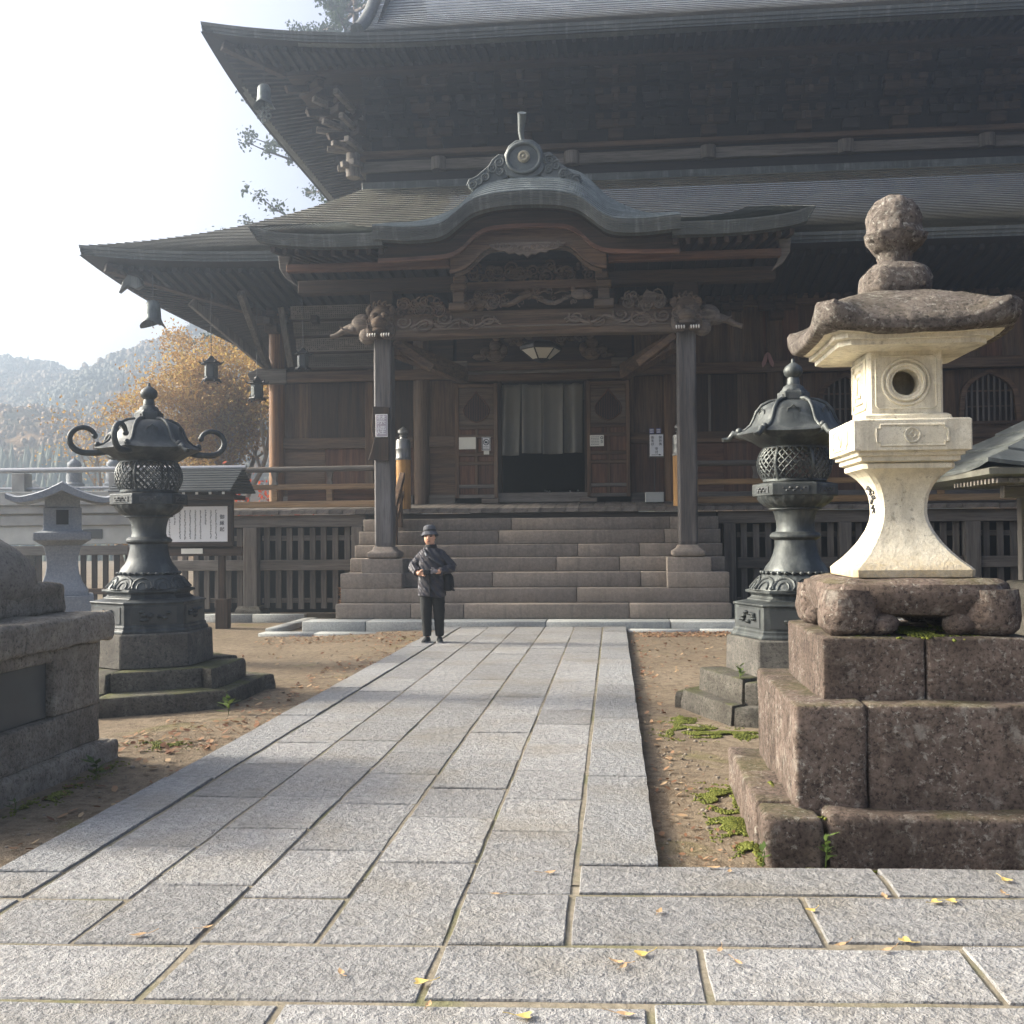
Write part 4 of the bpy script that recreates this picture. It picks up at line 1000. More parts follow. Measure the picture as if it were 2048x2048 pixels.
for i, b in enumerate(((x0, 1.170, y0, y0 + .64), (1.178, x1, y0 + .004, y0 + .66), (x0 + .005, SLX - .004, y0 + .645, y1), (SLX + .004, x1, y0 + .665, y1))):
    stone('pedestal_stone', 'pedestal', *b, .15, .683 + (.004 if i % 2 else 0), SL, 7, .010, .018, i + 10)
x0, x1, y0, y1 = SLX - h3, SLX + h3, SLY - h3, SLY + h3
for i, b in enumerate(((x0, 1.490, y0, y1), (1.498, x1, y0 + .003, y1))): stone('pedestal_stone', 'pedestal', *b, .66, .985, SL, 7, .008, .014, i + 20)
# footed stone
def kidney():
    m = MB(); h = .425; rows = []
    prof = [(h - .03, 1.255), (h + .01, 1.235), (h + .022, 1.19), (h + .012, 1.14), (h - .01, 1.09)]
    m.sq([(h - .26, 1.258), (h - .07, 1.258)] + prof + [(h - .10, 1.07)], (SLX, SLY, 0), 0, .10)
    for sx in (-1, 1):
        for sy in (-1, 1):
            cx, cy = SLX + sx * (h - .09), SLY + sy * (h - .09)
            m.sq([(.05, .982), (.098, .99), (.125, 1.02), (.134, 1.08), (.13, 1.15), (.12, 1.21)], (cx, cy, 0), 0, .055)
            m.ell((cx - sx * .15, cy + sy * .05, 1.04), (.085, .07, .06), 12, 8); m.ell((cx + sx * .05, cy - sy * .15, 1.04), (.07, .085, .06), 12, 8)
    o = m.build('footed_stone', MT['pedestal'], SL, 70)
    return rock(o, 2, .012, 9, 4)
kidney()
# shaft
def shaft_prof():
    out = [(.275, 1.256), (.297, 1.266), (.299, 1.302)]
    for z, hh in ((1.32, .283), (1.35, .250), (1.39, .215), (1.44, .178), (1.50, .145), (1.55, .127), (1.59, .121), (1.64, .122), (1.69, .130), (1.735, .147), (1.775, .175), (1.805, .205)): out.append((hh, z))
    return out + [(.228, 1.818), (.230, 1.842), (.215, 1.852)]
m = MB(); m.sq(shaft_prof(), (SLX, SLY, 0), 0, .022); sh = m.build('shaft', MT['cream_shaft'], SL, 28)
def stroke(pts, r=.006): m.tube([(SLX - p[0] - .001, SLY + p[1], p[2]) for p in pts], r, 5)
m = MB(); rb = random.Random(2)
for k, (z, hw) in enumerate(((1.735, .148), (1.71, .137), (1.685, .130), (1.66, .126), (1.635, .1225), (1.61, .122))):
    for q in range(3):
        a = rb.uniform(-.035, .02); stroke([(hw + .0, a, z), (hw, a + rb.uniform(-.035, .045), z + rb.uniform(-.012, .012)), (hw, a + rb.uniform(-.05, .05), z - .016)], .0045)
m.build('inscription', MT['ink'], sh)
m = MB(); m.sq([(.232, 1.85), (.248, 1.856), (.248, 1.878), (.266, 1.882), (.266, 1.9), (.275, 1.901)], (SLX, SLY, 0), 0, .006); m.build('moulding', MT['cream'], SL, 30)
m = MB(); m.sq([(.266, 1.899), (.292, 1.906), (.292, 2.058), (.284, 2.066), (.222, 2.068), (.216, 2.09), (.20, 2.10)], (SLX, SLY, 0), 0, .008); pf = m.build('platform', MT['cream'], SL, 30)
def panel_loop(w, h, notch=.018):
    return [(-w, -h + notch), (-w + notch, -h + notch), (-w + notch, -h), (w - notch, -h), (w - notch, -h + notch), (w, -h + notch), (w, h - notch), (w - notch, h - notch), (w - notch, h), (-w + notch, h), (-w + notch, h - notch), (-w, h - notch)]
lp = panel_loop(.175, .052)
m = MB(); m.tube([(SLX + a, SLY - .292, 1.982 + b) for a, b in lp + lp[:1]], .007, 6); m.build('panel_frame', MT['cream'], pf, 60)
m = MB(); m.tube([(SLX - .292, SLY - a, 1.982 + b) for a, b in lp + lp[:1]], .007, 6); m.build('panel_frame', MT['cream'], pf, 60)
def ringc(m, c, r, th, plane='xz', n=28):
    m.tube([(c[0] + r * math.cos(2 * math.pi * i / n), c[1], c[2] + r * math.sin(2 * math.pi * i / n)) if plane == 'xz' else (c[0], c[1] + r * math.cos(2 * math.pi * i / n), c[2] + r * math.sin(2 * math.pi * i / n)) for i in range(n + 1)], th, 6, False)
for pl, c in (('xz', (SLX, SLY - .294, 1.982)), ('yz', (SLX - .294, SLY, 1.982))):
    m = MB(); ringc(m, c, .036, .006, pl); ringc(m, c, .014, .004, pl)
    for a in range(4):
        a = a * math.pi / 2; d = (math.cos(a), math.sin(a))
        p = [(c[0] + d[0] * r, c[1], c[2] + d[1] * r) if pl == 'xz' else (c[0], c[1] + d[0] * r, c[2] + d[1] * r) for r in (.014, .034)]; m.tube(p, .004, 5)
    m.build('crest', MT['cream'], pf, 60)
# fire box with a round opening
m = MB(); hb = .187; z0, z1 = 2.095, 2.43; zc = (z0 + z1) / 2; n = 32
circ = [(.068 * math.cos(2 * math.pi * i / n), .068 * math.sin(2 * math.pi * i / n)) for i in range(n)]
sqp = []
for i in range(n):
    a = 2 * math.pi * i / n; c, s_ = math.cos(a), math.sin(a); k = 1 / max(abs(c), abs(s_)); sqp.append((c * k * (hb - .015), s_ * k * (z1 - z0) / 2))
for sy, dep in ((-1, .09), (1, .09)):
    y = SLY + sy * hb
    m.add([(SLX + a, y, zc + b) for a, b in sqp] + [(SLX + a, y, zc + b) for a, b in circ] + [(SLX + a, y - sy * dep, zc + b) for a, b in circ],
          [(i, (i + 1) % n, (i + 1) % n + n, i + n) for i in range(n)] + [(i + n, (i + 1) % n + n, (i + 1) % n + 2 * n, i + 2 * n) for i in range(n)])
for sx in (-1, 1):
    x = SLX + sx * hb; m.add([(x, SLY - hb + .015, z0), (x, SLY + hb - .015, z0), (x, SLY + hb - .015, z1), (x, SLY - hb + .015, z1)], [(0, 1, 2, 3)])
    for sy in (-1, 1): m.add([(x, SLY + sy * (hb - .015), z0), (SLX + sx * (hb - .015), SLY + sy * hb, z0), (SLX + sx * (hb - .015), SLY + sy * hb, z1), (x, SLY + sy * (hb - .015), z1)], [(0, 1, 2, 3)])
m.add([(SLX - hb, SLY - hb, z1), (SLX + hb, SLY - hb, z1), (SLX + hb, SLY + hb, z1), (SLX - hb, SLY + hb, z1)], [(0, 1, 2, 3)])
m.add([(SLX - .17, SLY + .02, z0 + .01), (SLX + .17, SLY + .02, z0 + .01), (SLX + .17, SLY + .02, z1 - .01), (SLX - .17, SLY + .02, z1 - .01)], [(0, 1, 2, 3)])
fb = m.build('fire_box', MT['cream'], SL)
m = MB(); ringc(m, (SLX, SLY - hb, zc), .116, .009, n=36); ringc(m, (SLX, SLY - hb, zc), .092, .011, n=36); m.build('window_ring', MT['cream'], fb, 60)
m = MB(); lp = [(-.135, -.135), (.135, -.135), (.15, -.12), (.15, .12), (.135, .135), (-.135, .135), (-.15, .12), (-.15, -.12)]
m.tube([(SLX + a, SLY - hb, zc + b) for a, b in lp + lp[:1]], .005, 6); m.build('panel_frame', MT['cream'], fb, 60)
for k, (a, b) in enumerate(((.135, .125), (.092, .085), (.048, .05))):
    m = MB(); lp = [(-a, -b), (a, -b), (a, b), (-a, b)]; m.tube([(SLX - hb - .004, SLY + p, zc + q) for p, q in lp + lp[:1]], .011, 4); m.build('side_frame', MT['cream'], fb)
# cap with upturned corners
def cap():
    n = 40; rows = []
    def outline(half, z, upk, flat=0):
        r = []
        for i in range(n):
            a = 2 * math.pi * (i + .5) / n; c, s_ = math.cos(a), math.sin(a); k = 1 / max(abs(c), abs(s_)); rnd_ = 1 / (abs(c) ** 4 + abs(s_) ** 4) ** .25
            corner = (k - 1) / .414; kk = k * (1 - flat) + rnd_ * flat
            r.append(Vector((SLX + half * kk * c, SLY + half * kk * s_, z + upk * corner ** 2.2)))
        return r
    rows = [outline(.19, 2.422, 0), outline(.36, 2.43, .0), outline(.362, 2.452, .010), outline(.388, 2.454, .012), outline(.39, 2.475, .024), outline(.44, 2.479, .04)]
    lo = MB(); lo.loft(rows); lo.build('cap_underside', MT['cream'], SL, 30)
    rows = [outline(.435, 2.474, .04), outline(.478, 2.48, .09), outline(.49, 2.488, .125), outline(.494, 2.525, .165), outline(.482, 2.546, .165), outline(.445, 2.58, .10), outline(.40, 2.622, .055, .1), outline(.345, 2.662, .03, .2), outline(.275, 2.70, .012, .32), outline(.21, 2.73, 0, .45), outline(.14, 2.748, 0, .5)]
    up = MB(); up.loft(rows)
    o = up.build('cap', MT['lichen'], SL, 45); rock(o, 2, .0045, 20, 2, 3)
cap()
m = MB(); m.sq([(.150, 2.735), (.162, 2.765), (.165, 2.82), (.156, 2.865), (.125, 2.898), (.088, 2.912)], (SLX, SLY, 0), 0, .05); o = m.build('lotus_seat', MT['lichen'], SL, 70); rock(o, 3, .005, 20, 5)
m = MB(); m.lathe([(.09, 2.90), (.086, 2.94), (.092, 2.97), (.125, 3.0), (.15, 3.03), (.158, 3.06), (.148, 3.075), (.140, 3.10), (.143, 3.15), (.130, 3.20), (.10, 3.245), (.055, 3.275), (.02, 3.285)], 28, (SLX, SLY, 0),
                  fl=lambda a, z: 1 + (.10 * math.cos(3 * a + 1.6) if 2.98 < z < 3.07 else 0))
o = m.build('jewel_finial', MT['lichen'], SL, 70); rock(o, 2, .009, 16, 9)

# ================================================================ bronze lanterns
def bronze_lantern(name, label, X, Y, rot, mat, scroll, dz=0):
    B = thing(name, label, 'lantern', (X, Y, dz), 'bronze lanterns flanking the path'); M_ = MT[mat]; c = (X, Y, dz); seg = math.pi / 3
    def hexf(k):
        def f(a, z):
            t = ((a - rot) % seg) - seg / 2; return 1 - k + k * math.cos(seg / 2) / math.cos(t) / 1.0
        return f
    def P_(r, a, z): return (X + r * math.cos(a), Y + r * math.sin(a), dz + z)
    def hexl(nm, prof, par=B, bev=.004, mt=M_):
        m = MB(); m.lathe(prof, 6, c, rot); return m.build(nm, mt, par, None, bev)
    m = MB(); m.lathe([(.10, 2.70), (.085, 2.735), (.055, 2.755), (.052, 2.80), (.045, 2.815), (.075, 2.84), (.082, 2.875), (.07, 2.905), (.04, 2.93), (.016, 2.945), (.012, 2.975)], 24, c); m.build('finial', M_, B, 50)
    nk = hexl('neck_box', [(.135, 2.61), (.135, 2.685), (.118, 2.69), (.105, 2.71)])
    for k in range(6):
        a = rot + seg * (k + .5); d = .118; cc = P_(d, a, 2.645); m = MB(); m.cb(cc, (.012, .075, .045), a); m.build('neck_panel', MT['slate'], nk)
    prof = [(.11, 2.615), (.19, 2.605), (.255, 2.575), (.30, 2.52), (.325, 2.455), (.35, 2.405), (.395, 2.365), (.455, 2.342), (.47, 2.328), (.45, 2.31), (.36, 2.268), (.285, 2.22)]
    m = MB(); n = 60; rows = []
    for r, z in prof:
        t = max(0, min(1, (2.62 - z) / .28)); row = []
        for k in range(n):
            a = rot + 2 * math.pi * k / n; q = ((a - rot) % seg) - seg / 2; hf = math.cos(seg / 2) / math.cos(q); cor = (abs(q) / (seg / 2)) ** 3
            row.append(Vector(P_(r * (1 - .55 * t + .55 * t * hf / .93), a, z + .035 * cor * max(0, t - .6))))
        rows.append(row)
    m.loft(rows); rf = m.build('roof', M_, B, 50)
    for k in range(6):
        a = rot + seg * k
        m = MB(); m.tube([P_(r * 1.01 + .004, a, z + .012) for r, z in prof[:8]], .017, 8); m.ell(P_(.46, a, 2.37), (.03, .03, .03), 8, 6); m.build('roof_rib', M_, rf, 60)
        if scroll and k != 1:
            pts = [(.38, 2.305), (.46, 2.292)]; rr = [.03, .03]
            for i in range(19):
                b = R(-90 + 250 * i / 18); kk = 1 - .42 * (i / 18) ** 1.6; pts.append((.565 + .15 * kk * math.cos(b), 2.425 + .135 * kk * math.sin(b))); rr.append(.03 - .008 * i / 18)
            m = MB(); m.tube([P_(r, a, z) for r, z in pts], rr, 10); m.ell(P_(pts[-1][0], a, pts[-1][1]), (.03, .03, .03), 8, 6); m.build('scroll_arm', M_, B, 60)
        else:
            m = MB(); m.tube([P_(r, a, z) for r, z in ((.38, 2.315), (.47, 2.335), (.51, 2.35), (.525, 2.325), (.55, 2.30), (.59, 2.30), (.60, 2.315))], [.03, .03, .03, .025, .022, .022, .018], 8); m.build('roof_tail', M_, B, 60)
        a = rot + seg * (k + .5); m = MB(); ht = [(0, .05), (.02, .03), (.045, .022), (.05, -.005), (.035, -.03), (0, -.035), (-.035, -.03), (-.05, -.005), (-.045, .022), (-.02, .03)]
        m.tube([(X + (.300 + .0 * q) * math.cos(a) - p * math.sin(a), Y + .300 * math.sin(a) + p * math.cos(a), dz + 2.50 + q) for p, q in ht + ht[:1]], .006, 5); m.build('roof_crest', M_, rf, 60)
    # latticed fire box
    def br(z): t = (z - 2.075) / .16; return .298 - .07 * t * t
    fbx = MB(); fbx.lathe([(br(1.925) * .86, 1.915), (.262, 1.925), (.262, 1.945), (.24, 1.95)], 36, c); fbx.lathe([(.24, 2.20), (.262, 2.205), (.262, 2.225), (.22, 2.235)], 36, c); fbo = fbx.build('fire_box', M_, B, 40)
    for k in range(6):
        a = rot + seg * k; m = MB(); m.tube([P_(br(1.93 + .28 * i / 8) + .004, a, 1.93 + .28 * i / 8) for i in range(9)], .014, 6); m.build('box_rib', M_, fbo, 60)
    m = MB(); N = 30
    for k in range(N):
        for s in (-1, 1):
            m.tube([P_(br(1.935 + .275 * i / 8), 2 * math.pi * k / N + s * (i / 8) * .9, 1.935 + .275 * i / 8) for i in range(9)], .0065, 4, False)
    m.build('lattice', M_, fbo, kind='stuff', clean=False)
    pl = hexl('platform', [(.27, 1.92), (.345, 1.905), (.355, 1.90), (.355, 1.805), (.335, 1.797), (.30, 1.795)])
    for k in range(6):
        a = rot + seg * (k + .5); cc = P_(.3085, a, 1.853); m = MB(); m.cb(cc, (.008, .23, .055), a)
        for q in range(7): m.ell(P_(.314, a + (q - 3) * .09, 1.853 + .01 * (-1) ** q), (.018, .018, .012), 6, 4)
        m.build('platform_panel', MT['slate'], pl)
    m = MB(); m.lathe([(.31, 1.80), (.305, 1.775), (.27, 1.735), (.215, 1.70), (.20, 1.69)], 72, c, fl=lambda a, z: 1 + .03 * math.sin(24 * a)); m.build('upper_lotus', M_, B, 50)
    m = MB(); m.lathe([(.222, 1.70), (.222, 1.69), (.185, 1.68), (.17, 1.64), (.158, 1.58), (.156, 1.53), (.165, 1.50), (.195, 1.49), (.212, 1.47), (.212, 1.455), (.195, 1.44), (.172, 1.43), (.175, 1.38), (.19, 1.31), (.215, 1.25), (.25, 1.205), (.262, 1.185), (.268, 1.17), (.25, 1.165)], 40, c); m.build('column', M_, B, 40)
    m = MB(); m.lathe([(.262, 1.172), (.285, 1.16), (.27, 1.145), (.33, 1.09), (.375, 1.03), (.385, 1.012), (.36, 1.005)], 48, c)
    for k in range(28): a = 2 * math.pi * k / 28; m.ell(P_(.283, a, 1.155), (.02, .02, .016), 6, 4)
    lot = m.build('lower_lotus', M_, B, 50)
    for k in range(12):
        a = rot + 2 * math.pi * (k + .5) / 12; m = MB(); pts = []
        for i in range(13):
            t = i / 12 * math.pi; w_ = .075 * math.sin(t) ** .7 * (1 if True else 0); pass
        lp = [(-.085, 1.02), (-.09, 1.045), (-.07, 1.085), (-.035, 1.105), (0, 1.115), (.035, 1.105), (.07, 1.085), (.09, 1.045), (.085, 1.02)]
        m.tube([(lambda r: P_(r, a + p / r, z))(.39 - .85 * (z - 1.012)) for p, z in lp], .014, 6)
        lp2 = [(p * .5, 1.02 + (z - 1.02) * .62) for p, z in lp]; m.tube([(lambda r: P_(r, a + p / r, z))(.39 - .85 * (z - 1.012)) for p, z in lp2], .011, 6); m.build('petal', M_, lot, 60)
    hexl('moulding', [(.40, 1.012), (.425, 1.005), (.425, .985), (.385, .975), (.375, .955), (.39, .94), (.41, .93), (.41, .915)])
    bx = hexl('base_box', [(.40, .925), (.53, .90), (.53, .885), (.515, .88), (.515, .685), (.53, .68), (.53, .655), (.55, .64), (.55, .618)])
    for k in range(6):
        a = rot + seg * (k + .5); ap = .515 * math.cos(seg / 2); m = MB(); m.cb(P_(ap, a, .782), (.012, .40, .15), a); pn = m.build('relief_panel', MT['slate'], bx)
        m = MB(); rb = random.Random(k + int(X * 10)); 
        for q in range(9):
            p, z = rb.uniform(-.13, .13), rb.uniform(-.045, .045); m.ell((X + (ap + .012) * math.cos(a) - p * math.sin(a), Y + (ap + .012) * math.sin(a) + p * math.cos(a), dz + .782 + z), (.03, .03, .018), 6, 4)
        m.build('relief_figure', M_, pn, 60)
    sb = hexl('base_stone', [(.585, .617), (.59, .60), (.60, .30)], B, .012, MT['basestone'])
    rb = random.Random(int(abs(X) * 31)); 
    for ring, (rad, dep, z0, z1, n) in enumerate(((.86, .42, .06, .31, 6), (1.16 if scroll else 1.0, .44, -.1, .13, 6))):
        for k in range(n):
            a0, a1 = rot + 2 * math.pi * k / n + .012, rot + 2 * math.pi * (k + 1) / n - .012; q = rb.uniform(-.06, .05); m = MB(); rows = []
            for z in (z0, (z0 + z1) / 2, z1 + rb.uniform(-.02, .02)):
                row = []
                for rr, aa in ((rad - dep, a0), (rad - dep, a1), (rad + q, a1), ((rad + q) * math.cos(math.pi / n) + .02, (a0 + a1) / 2), (rad + q, a0)): row.append(Vector(P_(rr * (1 if z < z1 - .02 else .985), aa, z - dz)))
                rows.append(row)
            m.loft(rows); o = m.build('footing_stone', MT['oldstone'], B, None, .014, 2); rock(o, 2, .014, 7, k + ring * 9)
    m = MB(); m.lathe([(.75, -.05), (.75, .295)], 6, (X, Y, 0), rot); m.build('footing_core', MT['oldstone'], B)
    return B
bronze_lantern('bronze_lantern', 'dark bronze lantern with curling scroll arms in front of the notice board', -4.42, 9.62, R(-90), 'bronze', True)
bronze_lantern('bronze_lantern', 'greenish bronze lantern without scrolls, half hidden behind the cream stone lantern', 1.545, 9.1, R(-130), 'bronze2', False)

# ================================================================ grey granite lantern
GX, GY = -6.87, 12.5
GL = thing('granite_lantern', 'smooth grey granite lantern with sweeping saddle roof behind the mossy monument', 'lantern', (GX, GY, -.05))
def gsq(nm, prof, mt='grey_granite', bev=.006): m = MB(); m.sq(prof, (GX, GY, 0), R(28), .0); return m.build(nm, MT[mt], GL, 30, bev)
gsq('footing', [(.52, -.08), (.52, .30)]); gsq('footing', [(.44, .30), (.44, .52)]); gsq('footing', [(.36, .52), (.36, .78)])
gsq('shaft', [(.30, .78), (.30, .84), (.24, .92), (.195, 1.04), (.18, 1.15), (.185, 1.26), (.205, 1.36), (.225, 1.40)])
gsq('platform', [(.22, 1.40), (.30, 1.45), (.33, 1.47), (.33, 1.56), (.24, 1.58)]); fbx = gsq('fire_box', [(.24, 1.575), (.22, 1.60), (.22, 1.87)])
M = Matrix.Translation((GX, GY, 0)) @ Matrix.Rotation(R(28), 4, 'Z')
m = MB(); m.box(-.07, .07, -.232, -.21, 1.66, 1.84, M); m.build('fire_opening', MT['void'], fbx)
rows = []
for i in range(25):
    t = -1 + 2 * i / 24; rr = []
    zt = 2.20 - .20 * (1 - (1 - abs(t)) ** 1.9) + .05 * max(0, abs(t) - .8) / .2; zb_ = zt - .07 - .04 * (1 - abs(t)); hd = .50 + .04 * abs(t)
    for (y, z) in ((-hd, zb_ - .015), (-hd, zt - .03), (-.15, zt), (.15, zt), (hd, zt - .03), (hd, zb_ - .015)): rr.append(M @ Vector((t * .62, y, z)))
    rows.append(rr)
m = MB(); m.loft(rows); m.build('saddle_roof', MT['grey_granite'], GL, 30)
m = MB(); m.box(-.2, .2, -.2, .2, 1.86, 2.12, M); m.build('roof_block', MT['grey_granite'], GL)

# ================================================================ monument at the near edge of the court
MO = thing('stone_monument', 'weathered stone monument pedestal with slate plaque and round boulder at the picture edge', 'monument', (-4.8, 6.0, -.04))
FX = -3.5
stone('footing_course', 'monument', FX - 2.6, FX + .04, 4.9, 6.96, -.12, .12, MO, 8, .02, .03, 1)
stone('footing_course', 'monument', FX - .3, FX + .07, 6.62, 7.0, -.12, .10, MO, 3, .02, .03, 2)
for i, (y0, y1, z0, z1) in enumerate(((4.95, 5.38, .12, .37), (5.385, 6.27, .12, .365), (6.275, 6.86, .12, .37), (6.275, 6.86, .372, .795), (4.95, 5.30, .372, .795), (5.305, 6.27, .72, .797))):
    stone('wall_block', 'monument', FX - .5, FX + (.0 if i != 1 else .006), y0, y1, z0, z1, MO, 6, .010, .016, i + 3)
stone('wall_block', 'monument', FX - 2.5, FX - .505, 4.95, 6.85, .12, .795, MO, 6, .01, .02, 12)
m = MB(); m.box(FX - .3, FX - .05, 5.31, 6.265, .37, .718); m.build('plaque', MT['slate'], MO, None, .006)
for i, (y0, y1) in enumerate(((4.9, 5.86), (5.87, 6.93))): stone('capstone', 'monument', FX - 2.55, FX + .06, y0, y1, .797, .99, MO, 10, .028, .03, i + 15, 4)
stone('upper_slab', 'monument', FX - 2.2, FX - .24, 4.95, 6.86, .985, 1.195, MO, 10, .03, .035, 18, 4)
m = MB(); m.ell((-4.43, 6.28, 1.20), (.72, .60, .40), 28, 16); o = m.build('boulder', MT['boulder'], MO, 180); rock(o, 0, .05, 1.6, 3)
# ================================================================ writing
def text(body, size, loc, rot, mat, parent, name='lettering', align='CENTER', line=1.0, th=.002):
    cu = bpy.data.curves.new(name, 'FONT'); cu.body = body; cu.size = size; cu.align_x = align; cu.align_y = 'CENTER'; cu.space_line = line; cu.extrude = th
    ob = bpy.data.objects.new(name, cu); COL.objects.link(ob); dg = bpy.context.evaluated_depsgraph_get()
    me = bpy.data.meshes.new_from_object(ob.evaluated_get(dg)); bpy.data.objects.remove(ob); bpy.data.curves.remove(cu)
    me.materials.clear(); me.materials.append(mat); o = bpy.data.objects.new(name, me); COL.objects.link(o)
    o.location = Vector(loc) - wloc(parent); o.rotation_euler = rot
    if parent is not None: o.parent = parent
    WL[o.name] = Vector(loc); return o
FR = (R(90), 0, 0)                                     # faces the court

# ================================================================ roofed notice board
NY = 17.45
NB = thing('notice_board', 'roofed wooden notice board with a white panel of vertical script', 'notice board', (-7.35, NY, -.08))
def nb(n, mt, *b, bev=.006): m = MB(); m.box(*b); return m.build(n, MT[mt], NB, None, bev)
for x in (-8.1, -6.74): nb('leg', 'dark_z', x - .055, x + .055, NY + .022, NY + .12, -.1, 2.3); nb('leg_brace', 'dark_z', x - .09, x + .13, NY - .02, NY + .15, -.1, .42)
nb('backboard', 'dark_x', -8.3, -6.50, NY - .03, NY + .02, 1.28, 2.26)
pn = nb('panel', 'white', -8.25, -6.59, NY - .05, NY - .032, 1.405, 2.015, bev=0); nb('panel_frame', 'dark_x', -8.33, -6.50, NY - .07, NY - .03, 2.018, 2.09); nb('panel_frame', 'dark_x', -8.33, -6.50, NY - .07, NY - .03, 1.33, 1.402)
nb('panel_frame', 'dark_z', -6.588, -6.50, NY - .07, NY - .03, 1.402, 2.018); nb('small_label', 'paper', -7.42, -7.04, NY - .05, NY - .035, 1.20, 1.29, bev=0); nb('crossbar', 'dark_x', -8.4, -6.35, NY - .03, NY + .04, 1.16, 1.32)
text('御\n縁\n起', .085, (-6.69, NY - .053, 1.72), FR, MT['ink'], pn, line=1.25)
rb = random.Random(8)
for c in range(15):                                      # columns of script too small to read
    x = -6.80 - c * .092; m = MB(); z = 1.955; zend = 1.46 if c not in (2, 8) else 1.70
    while z > zend:
        h = rb.uniform(.018, .028)
        for q in range(3): a = rb.uniform(-.016, .006); zz = z - rb.uniform(0, h); m.box(x + a, x + a + rb.uniform(.008, .02), NY - .053, NY - .0505, zz - .005, zz)
        a = rb.uniform(-.01, .008); m.box(x + a, x + a + .005, NY - .0535, NY - .0505, z - h, z); z -= h + .006
    m.build('script_column', MT['ink'], pn, kind='stuff', clean=False)
def nslope(s):
    m = MB()
    for j in range(9):
        a, b = j / 9, (j + 1) / 9; y0, y1 = NY + s * (.62 - .6 * a), NY + s * (.62 - .6 * b); z0, z1 = 2.26 + .40 * a + .02, 2.26 + .40 * b
        m.add([(-8.45, y0, z0 - .03), (-6.33, y0, z0 - .03), (-6.33, y0, z0), (-8.45, y0, z0), (-6.33, y1, z1), (-8.45, y1, z1)], [(0, 1, 2, 3), (3, 2, 4, 5)])
    m.build('roof_slope', MT['slate'], NB)
nslope(-1); nslope(1)
m = MB(); m.tube([(-8.5, NY, 2.68), (-6.28, NY, 2.68)], .04, 8); m.build('roof_ridge', MT['railmetal'], NB, 60)
for k in range(9): x = -8.35 + k * .23; m = MB(); m.box(x, x + .05, NY - .52, NY, 2.20, 2.245); m.build('rafter', MT['dark_y'], NB); m = MB(); m.box(x + .002, x + .048, NY - .53, NY - .521, 2.202, 2.243); m.build('rafter_tip', MT['white'], NB)
m = MB(); m.box(-8.5, -6.4, NY - .3, NY + .3, 2.13, 2.2); m.build('roof_frame', MT['dark_x'], NB)

# ================================================================ raised walkway beyond the near corner
TX0, TX1, TY = -19.0, -8.9, 20.1
TW = thing('raised_walkway', 'pale raised walkway with grey handrail and open lattice below', 'walkway', (-13.9, TY, 0))
def tb(n, mt, *b, bev=.01): m = MB(); m.box(*b); return m.build(n, MT[mt], TW, None, bev)
m = MB(); m.tube([(TX0, TY, 2.86), (TX1 + .2, TY, 2.86)], .055, 10); m.build('handrail', MT['railmetal'], TW, 60)
m = MB(); m.tube([(TX0, TY + .02, 2.49), (TX1 + .2, TY + .02, 2.49)], .03, 8); m.build('lower_rail', MT['railmetal'], TW, 60)
for x in (-18.2, -16.1, -14.0, -11.95, -9.9): tb('rail_post', 'concrete', x - .14, x + .14, TY - .08, TY + .2, 2.1, 2.80)
tb('deck_edge', 'concrete', TX0, TX1, TY - .18, TY + .3, 2.15, 2.42); tb('deck_edge', 'concrete', TX0, TX1, TY - .10, TY + 2.4, 1.98, 2.15); tb('deck_edge', 'concrete', TX0, TX1, TY - .05, TY + .3, 1.74, 1.94)
tb('fascia', 'plaster', TX0, TX1, TY + .02, TY + .25, 1.36, 1.74); tb('vent', 'slate', -10.62, -10.22, TY, TY + .03, 1.47, 1.66, bev=0); tb('beam', 'grey_x', TX0, TX1, TY - .04, TY + .2, 1.14, 1.33)
for x in (-17, -14.9, -12.8, -11.1, -9.1): tb('support', 'grey_z', x - .12, x + .12, TY - .02, TY + .2, -.1, 1.14)
sl2 = MB(); sl2.box(-.055, .055, -.02, .02, .1, 1.14); sl2 = sl2.mesh('walkway_slat', MT['dark_z'], bevel=.004); x = -11.6
while x < -9.3: share(sl2, 'walkway_slat', TW, (x, TY + .1, 0)); x += .235
tb('lattice_rail', 'wood_x', -11.9, -9.0, TY + .02, TY + .08, .35, .47); tb('stone_infill', 'oldstone', TX0, -11.7, TY + .1, TY + .3, -.1, 1.15)
for i, (x, lab) in enumerate(((-11.15, 'onion-topped stone post behind the walkway rail, nearer the hill'), (-10.3, 'onion-topped stone post behind the walkway rail, nearer the scroll-armed lantern'))):
    t_ = thing('stone_post', lab, 'post', (x, 20.75, 2.15), 'stone posts behind the walkway'); k = .8
    m = MB(); m.lathe([(.17, 2.15), (.16, 2.5), (.20, 2.54), (.20, 2.6), (.16, 2.64), (.15, 2.84), (.19, 2.86), (.19, 2.88), (.08, 2.9)], 18, (x, 20.75, 0)); m.build('post_shaft', MT['grey_granite'], t_, 40)
    m = MB(); m.lathe([(.07, 2.89), (.12, 2.94), (.145, 3.0), (.13, 3.05), (.07, 3.10), (.025, 3.13), (.02, 3.16)], 18, (x, 20.75, 0)); m.build('post_cap', MT['grey_granite'], t_, 60)

